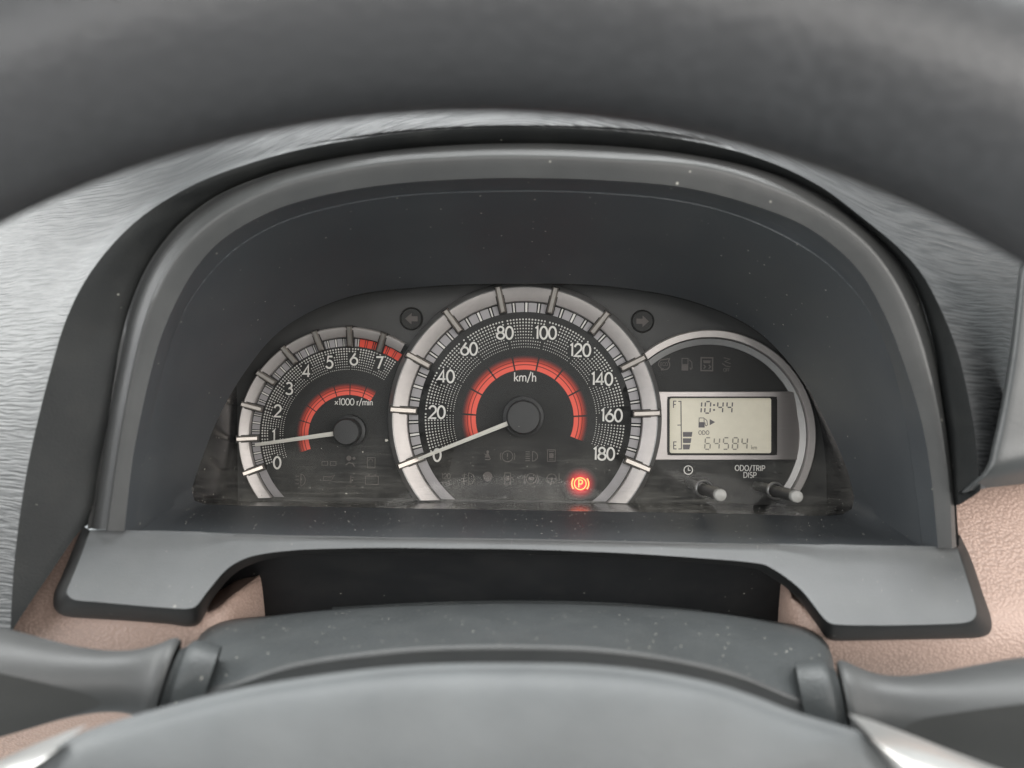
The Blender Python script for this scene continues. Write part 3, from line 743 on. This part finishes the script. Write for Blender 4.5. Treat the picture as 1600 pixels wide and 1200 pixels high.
# ---------- fuel and clock display
disp = revolve('display_dial', [(.0001,.00005),(80*s,.00005),(151*s,.00005)], 'dial', clu, L(1107,680,0), n=96, label='round black dial holding the small display')
cut_below(disp, YB - .0012)
cd = L(1107, 680, 0)
o = revolve('bevel_ring', [(152*s,.0004),(152.3*s,.0030),(153*s,.0034),(162.5*s,.0036),(164*s,.0030),(164.5*s,.0004)], 'silver', disp, cd, -33, 140, 110, 'warm silver outer ring around the display dial'); cut_below(o, YB - .0012)
o = revolve('inner_ring', [(141*s,.0003),(141.3*s,.0010),(150.5*s,.0018),(151*s,.0004)], 'flange', disp, cd, -36, 140, 100); cut_below(o, YB - .0012)
# brushed plate with a window cut in it: built as a frame between an outer outline and the window outline
def rrect(x0, y0, x1, y1, r, n=6):
    P = []
    for (cx, cy, a) in ((x1-r, y0+r, 270), (x1-r, y1-r, 0), (x0+r, y1-r, 90), (x0+r, y0+r, 180)):
        for i in range(n+1):
            t = R(a + 90*i/n); P.append((cx + r*math.cos(t), cy + r*math.sin(t)))
    return P
win = rrect(1043, 620, 1214, 711, 5)
def plate_z(x): return .0030 - .0026*max(0, (x-1212)/40)**1.6
outer = []
cxw, cyw = 1128, 665
for (x, y) in win:   # cast each window point out to the plate outline
    outer.append((x, y))
def outline_pt(x, y):
    ox = 1018 if x < cxw else 1254
    oy = 611 if y < cyw else 719
    return ox, oy
nW = len(win)
V = []; Fc = []
outl = []
for i, (x, y) in enumerate(win):
    k = i // 7; f_ = (i % 7)/6
    # corner blocks: sweep the outline around its own corner
    cx, cy = {0: (1252, 611), 1: (1252, 719), 2: (1016, 719), 3: (1016, 611)}[k]
    outl.append((cx, cy) if False else (cx, cy))
# plate as a regular grid minus the window
xs = [1024, 1030, 1036, 1043, 1060, 1090, 1120, 1150, 1180, 1205, 1214, 1220, 1226, 1232, 1238, 1244, 1249, 1253]
ys = [611.5, 612.5, 616, 620, 640, 665, 690, 711, 714, 718, 719]
idx = {}
for j, y in enumerate(ys):
    for i, x in enumerate(xs):
        zz = plate_z(x) - (.0010 if j in (0, len(ys)-1) else 0)
        idx[i, j] = len(V); V.append(L(x, y, zz))
for j in range(len(ys)-1):
    for i in range(len(xs)-1):
        if xs[i] >= 1043 and xs[i+1] <= 1214 and ys[j] >= 620 and ys[j+1] <= 711: continue
        Fc.append((idx[i,j], idx[i+1,j], idx[i+1,j+1], idx[i,j+1]))
mesh('display_frame', V, Fc, 'lcdframe', disp, 'brushed silver panel around the display', ang=30)
# dark lining of the window (rounded), going back to the recessed screen
wl = [L(x, y, .0032) for x, y in rrect(1042.5, 619.5, 1214.5, 711.5, 6)]
wi = [L(x, y, .0033) for x, y in rrect(1044.5, 621.5, 1212.5, 709.5, 5)]
wb = [L(x, y, .0006) for x, y in rrect(1044, 620, 1213, 711, 5)]
loft('window_lining', [wl, wi, wb], 'recess', disp, 'dark rounded lining of the display window', closed=True, ang=30)
scr = rrect(1046.5, 622, 1205, 708, 3)
mesh('recess_back', [L(x, y, .0005) for x, y in rrect(1043, 619, 1214.5, 712, 5)], [tuple(range(nW))], 'recess', disp, smooth=False)
mesh('screen', [L(x, y, .0008) for x, y in scr], [tuple(range(len(scr)))], 'lcd', disp, 'cream reflective display screen with a faint added glow', smooth=False)
ZL = .0010
def seg7(chars, x, y, h, wd, slant=.08, gap=.68):
    """seven-segment figures with the small gaps between segments"""
    segs = {'0':'abcdef','1':'bc','4':'fgbc','5':'afgcd','6':'afgedc','8':'abcdefg'}
    parts = []
    W_ = h*.46
    for ch in chars:
        if ch == ':':
            for yy in (.3, .72):
                parts.append(poly([(x-wd*.7, -(y)+h*(.5-yy)-wd*.7), (x+wd*.7, -(y)+h*(.5-yy)-wd*.7), (x+wd*.7, -(y)+h*(.5-yy)+wd*.7), (x-wd*.7, -(y)+h*(.5-yy)+wd*.7)]))
            x += h*.24; continue
        P = {'a':((0,1),(1,1)),'b':((1,1),(1,.5)),'c':((1,.5),(1,0)),'d':((0,0),(1,0)),'e':((0,.5),(0,0)),'f':((0,1),(0,.5)),'g':((0,.5),(1,.5))}
        for sg in segs[ch]:
            (ax, ay), (bx, by) = P[sg]
            a = Vector((x + ax*W_ + ay*h*slant, -y - h/2 + ay*h)); b = Vector((x + bx*W_ + by*h*slant, -y - h/2 + by*h))
            d = (b-a).normalized(); a2 = a + d*wd*.62; b2 = b - d*wd*.62
            parts.append(ribbon([a2, b2], wd))
        x += W_ + h*.30
    return merge(parts)
def lcd(name, vf, mat='lcdink', label=None):
    V, Fc = vf
    return mesh(name, [L(p[0], -p[1], ZL) for p in V], Fc, mat, disp, label, smooth=False)
x = 1091.0
for ch, xx in (('1', 1087), ('0', 1101), (':', 1115.8), ('4', 1120.5), ('4', 1135)):
    lcd('clock_figure', seg7(ch, xx, 636.5, 18, 2.1), 'lcdink')
for ch, xx in zip('64584', (1101, 1115, 1129.5, 1144, 1158.5)):
    lcd('odometer_figure', seg7(ch, xx, 693, 18, 1.9), 'lcdinkpale')
def lt(name, s_, px, py, h, wd, mat='lcdink', track=.06):
    V, Fc = text2d(s_, h, wd, track)
    return mesh(name, [L(px+p[0], py-p[1], ZL) for p in V], Fc, mat, disp, None, smooth=False)
lt('fuel_letter', 'F', 1054.5, 632, 10.5, 1.5); lt('fuel_letter', 'E', 1055, 696, 11, 1.5)
lt('odometer_lettering', 'ODO', 1100, 676, 6.2, .9, 'lcdink', .12)
lt('unit_lettering', 'km', 1178.5, 699, 6.5, .8, 'lcdinkpale')
lcd('fuel_scale', merge([ribbon([(1060, -627.2), (1064, -627.2), (1064.8, -701.5), (1060, -701.5)], 1.5), ribbon([(1058.5, -664.2), (1063.6, -664.2)], 1.4)]))
for (y0, y1, xr0, xr1) in ((675, 682.5, 1082, 1080.8), (684.8, 692.3, 1080.4, 1079.2), (694.5, 702.2, 1078.8, 1077.2)):
    lcd('fuel_bar', poly([(1067, -y0), (xr0, -y0), (xr1, -y1), (1067.3, -y1)]))
lcd('pump_symbol', merge([ribbon([(1092.5,-653),(1100,-653),(1100.6,-667.5),(1092,-667.5)], 1.1, True), poly([(1092.8,-659.5),(1100.4,-659.5),(1100.6,-667),(1092.4,-667)]),
     ribbon([(1101,-654),(1104.5,-657),(1105.5,-664),(1103.5,-665.5),(1102,-664),(1101.5,-660)], 1.1)]), label='small fuel pump symbol on the screen')
lcd('arrow_symbol', poly([(1109,-654.8),(1117.5,-659.6),(1109,-664.4)]))
# lettering under the display
def pr(name, parts, px, py, mat, parent, label=None, z=.0003):
    V, Fc = merge(parts)
    return printed(name, (V, Fc), px, py, z, mat, parent, label)
pr('clock_symbol', [ribbon(ell(0,0,6.6,6.6), 1.5, True), ribbon([(0,4.2),(0,-.3),(3.4,-.3)], 1.3)], 1075.5, 734.5, 'white', disp, 'white clock symbol')
text('button_lettering', 'ODO/TRIP', 1172, 731.5, 8.2, 1.35, 'white', disp, track=.10)
text('button_lettering', 'DISP', 1172, 742.2, 8.2, 1.35, 'white', disp, track=.10)

# ---------- turn arrows, warning lights
def disc2d(r, n=28): return poly([(r*math.cos(2*math.pi*i/n), r*math.sin(2*math.pi*i/n)) for i in range(n)])
arrow_r = [(-10,4.2),(0,4.2),(0,9.5),(10.5,0),(0,-9.5),(0,-4.2),(-10,-4.2)]
for (px_, py_, sg, lab) in ((643, 498, -1, 'unlit left arrow in a round black recess'), (1004, 502, 1, 'unlit right arrow in a round black recess')):
    c = L(px_, py_, 0)
    t = revolve('turn_signal', [(.0001,.0001),(15.5*s,.0001),(16*s,.0006),(17*s,.0009),(18*s,.0006),(18.4*s,-.0002)], 'dial', clu, c, n=48, label=lab)
    printed('arrow', poly([(a*sg*.95, b*.95) for a, b in arrow_r]), px_, py_, .0003, 'icon', t)
ICON = []
def icon(label, px_, py_, parts, parent=clu, wd=None, name='warning_light'):
    pr(name, parts, px_, py_, 'icon', parent, label, .00035)
def rb(pts, wd=1.1, closed=False): return ribbon(pts, wd, closed)
seat = [disc2d(2.0), rb([(-3,-9),(0,-3),(4,-8)],1.6), rb([(-5,-1),(5,4)],1.3), rb([(-4,-6),(-4,-2)],1.6)]
icon('unlit seat belt symbol', 762, 712, [(lambda v: ([p+Vector((0,6)) for p in v[0]], v[1]))(disc2d(2.2)), poly([(-5,-3),(4,-3),(1,4),(-1.5,4)]), rb([(-5,3),(5,-5)],1.2), rb([(-4,-6),(4,-6)],1.8)])
icon('unlit exclamation mark in a circle', 793, 713, [rb(ell(0,0,8.5,8.5),1.1,True), rb([(0,5),(0,-1)],1.4), rb([(0,-3),(0,-4.6)],1.4), rb(arc(0,0,11.5,11.5,150,210,8),1.1), rb(arc(0,0,11.5,11.5,-30,30,8),1.1)])
icon('unlit headlamp symbol with five rays', 831, 713, [rb([(1,7.5)]+arc(1,0,8,7.5,85,-85,12)+[(1,-7.5)],1.1,True)] + [rb([(-10,y_),(-3,y_)],1.3) for y_ in (7,3.5,0,-3.5,-7)])
icon('unlit small car seen from above', 861.5, 712, [rb([(-6,9),(6,9),(6,-9),(-6,-9)],1.2,True), poly([(-3.5,4),(3.5,4),(3.5,-4),(-3.5,-4)]), rb([(-4,6.6),(4,6.6)],1.4), rb([(-4,-6.6),(4,-6.6)],1.2)])
V, Fc = text2d('120', 8, 1.0); V2, F2 = text2d('km/h', 5, .7)
icon('unlit 120 km/h speed warning lettering', 697, 747, [([Vector((p[0], p[1]+3)) for p in V], Fc), ([Vector((p[0], p[1]-6.5)) for p in V2], F2)])
icon('unlit fog lamp symbol', 732, 748, [rb([(0,9)]+arc(0,0,9,9,80,-80,12)+[(0,-9)],1.1,True)] + [rb([(-11,y_),(-3,y_+1.5)],1.1) for y_ in (5,0,-5)] + [rb([(-7,9),(-6,3),(-8,-3),(-7,-9)],1.0)])
icon('unlit round plain lamp', 762, 744.5, [disc2d(7.4)])
icon('unlit car with open doors', 793, 748, [rb([(-4.5,9),(4.5,9),(4.5,-9),(-4.5,-9)],1.2,True), poly([(-3,4),(3,4),(3,-3),(-3,-3)]), rb([(-5.5,3),(-10,-2)],1.2), rb([(5.5,3),(10,-2)],1.2)])
icon('unlit brake lock symbol in double circle', 830, 748, [rb(ell(0,0,8,8),1.1,True), rb(arc(0,0,11.3,11.3,140,220,8),1.1), rb(arc(0,0,11.3,11.3,-40,40,8),1.1), poly([(-4,2.5),(4,2.5),(4,-2.5),(-4,-2.5)])])
icon('unlit steering wheel with exclamation mark', 862, 748, [rb(ell(0,0,7.5,7.5),1.2,True), disc2d(2.2), rb([(-7,0),(-2,0)],1.1), rb([(2,0),(7,0)],1.1), rb([(0,-2),(0,-7)],1.1), rb([(11.5,7),(11.5,-2)],1.5), rb([(11.5,-5),(11.5,-7)],1.5)])
icon('unlit twin square symbol', 514, 724, [rb([(-11,3),(-2,3),(-2,-3),(-11,-3)],.9,True), rb([(2,3),(11,3),(11,-3),(2,-3)],.9,True)], tach)
icon('unlit seated person airbag symbol', 548, 721, [(lambda v: ([p+Vector((-3,5)) for p in v[0]], v[1]))(disc2d(4)), (lambda v: ([p+Vector((5,5)) for p in v[0]], v[1]))(disc2d(2.4)), rb([(-8,-6),(-3,-2),(3,-3),(6,-8)],1.6)], tach)
icon('unlit square door symbol', 580, 723, [rb([(-6,8),(6,8),(6,-8),(-6,-8)],.9,True), rb(arc(-1,3,3,3,200,-20,8),.9)], tach)
icon('unlit headlamp symbol', 470, 750, [rb([(0,9)]+arc(0,0,7,9,80,-80,12)+[(0,-9)],1.0,True)] + [rb([(-9,y_),(-3,y_)],1.0) for y_ in (6,0,-6)], tach)
icon('unlit oil can symbol', 513, 748, [rb([(-8,-3),(-8,3),(3,3),(10,6),(4,-3)],1.0,True)], tach)
icon('unlit thermometer symbol', 548, 752, [rb([(0,9),(0,-3)],1.4), disc2d(2.0), rb([(-8,-8),(-3,-7),(3,-8),(8,-7)],1.0), rb([(1,6),(5,6)],1.0)], tach)
icon('unlit battery symbol', 581, 750, [rb([(-10,6),(10,6),(10,-7),(-10,-7)],1.0,True), rb([(-7,8),(-3,8)],1.4), rb([(3,8),(7,8)],1.4)], tach)
V, Fc = text2d('ECO', 5.2, .8)
leafp = [rb([(-8,-3)]+arc(-1,0,8,7.5,200,120,6)+[(8,9)]+arc(0,-1,8.5,8,40,-60,8)+[(-2,-9)],1.6,True), ([Vector((p[0], p[1])) for p in V], Fc), poly([(-6,-7),(0,-6),(-4,-10.5)])]
icon('unlit leaf symbol with eco lettering', 1038, 569, leafp, disp)
icon('unlit fuel pump symbol', 1073, 569, [poly([(-8,-.5),(2.5,-.5),(2.5,-10),(-8,-10)]), rb([(-7.4,9),(2,9),(2,-.5),(-7.4,-.5)],1.3,True), rb([(4,7),(8,3),(8.5,-6),(6.5,-8),(5,-5)],1.3)], disp)
icon('unlit skidding car on a pale square', 1104.5, 569, [rb([(-9,10),(9,10),(9,-10),(-9,-10)],2.2,True), poly([(-6,6),(6,6),(5,1.5),(-5,1.5)]), rb([(-5,-1),(-2,-4),(-5,-7)],1.8), rb([(3,-1),(6,-4),(3,-7)],1.8)], disp)
V, Fc = text2d('OFF', 5, .9)
icon('unlit skid control off symbol', 1135.5, 569, [rb([(-5,10),(5,8),(-3,4),(6,1)],1.4), rb([(-7,1),(-1,-3),(6,-4)],1.4), ([Vector((p[0], p[1]-9)) for p in V], Fc)], disp)

# lit parking brake lamp on a disc that paints its soft halo
cP = L(906.5, 755.5, 0)
me = arc_mesh('parking_brake_light', .00001, 27*s, 0, 360, .0004, 48, 10, True)
at = me.attributes['t']
for i in range(len(at.data)): at.data[i].value = 1 - at.data[i].value
me.materials.append(M['redglow'])
pk = place('parking_brake_light', me, clu, (cP.x, cP.y, 0), 0, 'lit red parking brake lamp with a painted halo')
V, Fc = text2d('P', 11.5, 2.0)
def pkpr(parts):
    V_, F_ = merge(parts); sc_ = S(.0006)
    mesh('lit_symbol', [Vector((cP.x + p[0]*sc_, cP.y + p[1]*sc_, .0006)) for p in V_], F_, 'glow', clu, 'glowing letter P in a circle between two arcs', smooth=False).parent = pk
mV = [rb(ell(0,0,9.2,9.2,36),1.7,True), rb(arc(0,0,13.2,13.2,142,218,10),1.8), rb(arc(0,0,13.2,13.2,-38,38,10),1.8), ([Vector((p[0]+.6, p[1])) for p in V], Fc)]
V_, F_ = merge(mV); sc_ = S(.0006)
me = bpy.data.meshes.new('lit_symbol'); me.from_pydata([(p[0]*sc_, p[1]*sc_, .0006) for p in V_], [], F_); me.materials.append(M['glow'])
place('lit_symbol', me, pk, (0,0,0), 0, 'glowing letter P in a circle between two arcs')

# ---------- clear lens
NL = 90
la = pxc([(p[0], p[1], p[2]-.0002) for p in F_arch], NL)
lb = [L(299 + (1335-299)*i/(NL-1), 766 + 0*i, .0385) for i in range(NL)]
bot = pxc([(299,766,.0383),(304,783,.0388),(330,790,.0396),(500,793,.0396),(800,798,.0396),(1150,804,.0396),(1300,806,.0396),(1328,797,.0392),(1335,778,.0383)], NL)
rows = []
for k in range(13):
    t = k/12
    rows.append([la[i].lerp(bot[i], t) for i in range(NL)])
loft('lens', rows, 'lens', clu, 'clear dusty plastic lens sloping over the dials', ang=60)
# dust flakes lying on the lower lens and the shelf
V = []; Fc = []
def flake(p, r):
    o = len(V); a = random.random()*6.28; el = random.uniform(.4, 1)
    for g_ in range(5):
        q = a + g_*1.2566 + random.uniform(-.3,.3); rr = r*random.uniform(.6,1.1)
        V.append(p + Vector((rr*math.cos(q), rr*el*math.sin(q), random.uniform(0,.00008))))
    Fc.append(tuple(range(o, o+5)))
def lens_pt(i, t):
    j = min(NL-1, int(i*(NL-1)))
    return rows[min(12, int(t*12))][j].lerp(rows[min(12, int(t*12)+1)][j], t*12-int(t*12)) + Vector((0,.0001,.00035))
for _ in range(230):
    flake(lens_pt(random.random(), 1 - abs(random.gauss(0, .13)) if random.random() < .8 else random.random()), random.choice((.00008,.0001,.00013,.0002)))
for (px_, py_, rr) in ((541,771,.0006),(567,706,.0005),(604,688,.0008)):
    flake(L(px_, py_, .030), rr)
du = mesh('dust', V, Fc, 'dust', clu, 'pale dust specks settled low on the lens', smooth=False); du['kind'] = 'stuff'

# the same dust on the shelf in front of the lens and on the fascia
V = []; Fc = []
nsh = NAr - 1
for _ in range(420):
    k = random.randrange(nsh, nsh + NBo - 2); t = random.random()**1.2
    a_ = lF[k].lerp(lF[k+1], random.random()); b_ = lG[k].lerp(lG[k+1], random.random())
    flake(a_.lerp(b_, t) + Vector((0, .0012, 0)), random.choice((.00007,.00009,.00012,.00018)))
for _ in range(70):
    i = random.randrange(5, nT-5); t = random.uniform(.1, .95)
    q = tP[i].lerp(bP[i], t); flake(L(q.x, q.y, zf(q) + .0004), random.choice((.00007,.0001,.00014)))
du = mesh('dust', V, Fc, 'dust', bez, 'pale dust specks on the shelf below the lens', smooth=False); du['kind'] = 'stuff'

# ---------- reset knobs through the lens
for (bx_, by_, tx_, ty_, lab) in ((1068, 752, 1126.5, 774, 'black clock knob with pale grey tip'), (1170, 756, 1246, 776, 'black trip knob with pale grey tip')):
    a = L(bx_, by_, .0); b = L(tx_, ty_, .061)
    ax = (b-a).normalized(); rot = ax.to_track_quat('Z', 'Y').to_matrix()
    ln = (b-a).length
    def tube(prof, n=32):
        rws = []
        for (r_, q_) in prof:
            rws.append([a + rot @ Vector((r_*math.cos(2*math.pi*i/n), r_*math.sin(2*math.pi*i/n), q_)) for i in range(n)])
        return grid(rws, True)
    rk = .00235
    v_, f_ = tube([(rk*.9, .012), (rk*.95, ln*.55), (rk, ln-.0022)])
    kn = mesh('reset_knob', v_, f_, 'knob', clu, lab)
    v_, f_ = tube([(rk, ln-.0024), (rk*1.02, ln-.0010), (rk*.93, ln-.0002), (rk*.8, ln), (.00001, ln+.0001)])
    mesh('tip', v_, f_, 'knobcap', kn)
    zc = ln*.60
    v_, f_ = tube([(rk*1.15, zc-.001), (rk*1.20, zc+.0004), (rk*1.35, zc+.0008), (rk*1.50, zc+.0004), (rk*1.55, zc-.001)])
    mesh('collar', v_, f_, 'flange', kn)

# ================================================================== STEERING COLUMN SHROUD
shr = root('column_shroud', 'grey grained plastic steering column shroud below the binnacle', 'column cover', (0, -0.11, 0.11))
NS = 90
c0 = [(296,1100,.095),(300,1040,.092),(308,1000,.090),(330,976,.088),(420,962,.086),(520,952,.085),(660,945,.084),(800,942,.084),(950,945,.084),(1100,955,.085),(1200,969,.086),(1266,984,.088),(1290,1004,.090),(1300,1040,.092),(1306,1120,.095)]
c1 = [(272,1130,.118),(284,1080,.118),(302,1030,.118),(336,1004,.118),(430,992,.118),(530,978,.118),(660,970,.118),(800,967,.118),(950,970,.118),(1090,980,.118),(1190,996,.118),(1262,1006,.118),(1296,1030,.118),(1308,1075,.118),(1318,1140,.118)]
c2 = [(262,1190,.140),(276,1130,.140),(318,1082,.142),(380,1060,.143),(456,1036,.144),(540,1022,.145),(660,1010,.145),(800,1007,.145),(930,1011,.145),(1050,1026,.144),(1150,1050,.143),(1220,1078,.142),(1276,1104,.141),(1312,1150,.140),(1322,1200,.140)]
c3 = [(p[0], p[1]+26, p[2]+.0005) for p in c2]; c4 = [(p[0], p[1]+260, p[2]-.004) for p in c2]
r0_, r1_, r2_ = pxc(c0, NS), pxc(c1, NS), pxc(c2, NS)
r3_, r4_ = pxc(c3, NS), pxc(c4, NS)
loft('upper_shell', [[p + Vector((0,-.01,-.002)) for p in r0_], r0_, r1_, r2_], 'shroud', shr, 'grained top shell of the column', k=4, ang=45)
rr2 = [r2_[i].lerp(r3_[i], .25) + Vector((0,0,.0015)) for i in range(NS)]
loft('front_collar', [r2_, rr2, r3_, r4_], 'stalk', shr, 'smooth front edge facing the steering wheel', k=3, ang=60)
# raised rear lip
l0_ = pxc([(520,955,.0855),(660,948,.0845),(800,945,.0845),(950,948,.0845),(1096,958,.0855)], 40)
l1_ = pxc([(518,949,.0835),(660,941,.0825),(800,938,.0825),(950,941,.0825),(1098,953,.0835)], 40)
l2_ = [p + Vector((0,-.004,-.003)) for p in l1_]
loft('rear_lip', [[p + Vector((0,-.002,.002)) for p in l0_], [p + Vector((0,.0003,0)) for p in l0_], l1_, l2_], 'shroud', shr, k=2)

# ================================================================== CONTROL STALKS
def stalk(name, label, axis0, axis1, prof, zplane, dirx, facelabel):
    """stalk turned about an axis from axis0 to axis1; the side facing the driver is planed flat"""
    a = L(*axis0); b = L(*axis1); ax = (b-a).normalized(); ln = (b-a).length
    side = ax.cross(Vector((0,0,1))).normalized(); up = side.cross(ax).normalized()   # up is roughly +z (driver)
    rt = root(name, label, 'control stalk', tuple(a), 'control stalks behind the wheel')
    n = 160; NR = 140; rws = []
    P = catmull([Vector((p[0], p[1], 0)) for p in prof], NR)
    upv = side if side.y > 0 else -side
    for q in P:
        rws.append([a + ax*(q.x*ln) + side*(q.y*math.cos(2*math.pi*i/n)) + up*(q.y*.92*math.sin(2*math.pi*i/n)) for i in range(n)])
    for k, q in enumerate(P):      # the mouth of the stalk is cut at a slant
        for i in range(n):
            rws[k][i] = rws[k][i] - ax*(.24*math.exp(-q.x/.18)*(rws[k][i]-a).dot(upv))
    body_f = []; face_f = []
    dn = side if side.y < 0 else -side
    mdir = (up*math.cos(R(22)) + dn*math.sin(R(22))).normalized()
    lim = {}; hs = {}
    for k, q in enumerate(P):
        lim[k] = zplane(q.x)
        for i in range(n):
            h_ = (rws[k][i] - (a + ax*(q.x*ln))).dot(mdir); hs[k, i] = h_ > lim[k]
            if h_ > lim[k]: rws[k][i] = rws[k][i] - mdir*(h_ - lim[k])
    flat_ = [[hs[k, i] for i in range(n)] for k in range(NR)]
    V_ = [p for r in rws for p in r]
    for k in range(NR-1):
        for i in range(n):
            j = (i+1) % n; q = (k*n+i, k*n+j, (k+1)*n+j, (k+1)*n+i)
            (face_f if all((flat_[k][i], flat_[k][j], flat_[k+1][j], flat_[k+1][i])) else body_f).append(q)
    body_f.append(tuple(range((NR-1)*n, NR*n)))
    def comp(name_, faces, mat, lb):
        used = sorted({i for f in faces for i in f}); mp = {u: i for i, u in enumerate(used)}
        return mesh(name_, [V_[u] for u in used], [tuple(mp[i] for i in f) for f in faces], mat, rt, lb, True, 30)
    comp('stem', body_f, 'stalk', None)
    comp('flat_face', face_f, 'stalkface', facelabel)
    # collar between stalk and shroud
    rws = []
    for (t_, r_) in ((-.16, .0085), (-.10, .0098), (-.05, .0100), (-.03, .0085), (-.01, .0080)):
        rws.append([a + ax*(t_*.07) + side*(r_*math.cos(2*math.pi*i/40)) + up*(r_*.9*math.sin(2*math.pi*i/40)) for i in range(40)])
    rws = [[p - ax*(.24*(p-a).dot(upv)) for p in r] for r in rws]
    loft('collar', rws, 'shroud', rt, k=2, closed=True)
    return rt
sx = S(.145)
prof_l = [(0, 60*sx),(.012, 64*sx),(.03, 63*sx),(.06, 56*sx),(.12, 48*sx),(.20, 46*sx),(.32, 53*sx),(.45, 68*sx),(.60, 86*sx),(.78, 96*sx),(1.0, 98*sx)]
stalk('control_stalk', 'dark plastic stalk on the left side of the steering column', (262,1062,.140), (-230,1075,.155), prof_l, lambda t: (40 + 9*math.exp(-(t-.12)/.06))*sx, -1, 'flat matte driver-facing side')
prof_r = [(0, 60*sx),(.012, 64*sx),(.03, 63*sx),(.06, 58*sx),(.12, 52*sx),(.20, 54*sx),(.32, 68*sx),(.45, 88*sx),(.60, 110*sx),(.78, 124*sx),(1.0, 128*sx)]
stalk('control_stalk', 'dark plastic stalk on the right side of the steering column', (1320,1098,.140), (1812,1180,.160), prof_r, lambda t: (41 + 12*math.exp(-(t-.14)/.06))*sx, 1, 'flat matte driver-facing side')

# ================================================================== STEERING WHEEL
zw = .232
wc = L(740, 155 + 1738, zw); s_w = S(zw)
whl = root('steering_wheel', 'black steering wheel with grey hub pad, out of focus in the foreground', 'steering wheel', tuple(wc))
tr_ = .0172; Rm = 1738*s_w + tr_*.93
rws = []
for i in range(180):
    t = 2*math.pi*i/180; d = Vector((math.cos(t), math.sin(t), 0)); cc = wc + d*Rm
    rws.append([cc + d*(tr_*math.cos(2*math.pi*j/36)) + Vector((0,0,tr_*.92*math.sin(2*math.pi*j/36))) for j in range(36)])
rws.append(rws[0])
loft('rim', rws, 'rim', whl, 'thick dark leather rim', closed=True)
# hub pad: domed cover with a rolled top edge
zp = .196
e0 = [(40,1260),(62,1200),(103,1161),(147,1141),(257,1108),(370,1080),(487,1060),(590,1047),(675,1041),(800,1039),(925,1042),(1020,1052),(1112,1070),(1175,1090),(1237,1114),(1300,1133),(1340,1146),(1372,1175),(1410,1230),(1430,1290)]
NP = 120
q0 = pxc([(x_, y_, zp-.006) for x_, y_ in e0], NP)
def inset(k, dz): return pxc([(800+(x_-800)*(1-k*.6), 1039+(y_-1039)*(1-k*.25)+k*170, zp+dz) for x_, y_ in e0], NP)
loft('hub_pad', [[p + Vector((0,-.014,-.02)) for p in q0], q0, inset(.03,-.002), inset(.12,.002), inset(.4,.006), inset(1.0,.010), inset(2.2,.012)], 'pad', whl, 'domed grey hub cover', k=4, ang=60)
# silver spoke trims either side of the pad
def spoke(pts_top, pts_bot, z0, z1):
    a_ = pxc([(x_, y_, z0) for x_, y_ in pts_top], 24); b_ = pxc([(x_, y_, z1) for x_, y_ in pts_bot], 24)
    m_ = [a_[i].lerp(b_[i], .35) + Vector((0,0,.003)) for i in range(24)]
    m2 = [a_[i].lerp(b_[i], .75) + Vector((0,0,.003)) for i in range(24)]
    return loft('spoke_trim', [[p + Vector((0,0,-.008)) for p in a_], a_, m_, m2, b_, [p + Vector((0,0,-.006)) for p in b_]], 'spoke', whl, None, k=3, ang=60)
spoke([(104,1158),(70,1170),(20,1190),(-60,1225),(-200,1270)], [(101,1164),(80,1180),(50,1205),(0,1245),(-120,1330)], .190, .194)
spoke([(1352,1141),(1385,1150),(1440,1170),(1530,1205),(1680,1260)], [(1352,1146),(1368,1166),(1395,1202),(1430,1250),(1500,1340)], .190, .194)

for o in list(bpy.data.objects):
    if '_at' in o: del o['_at']
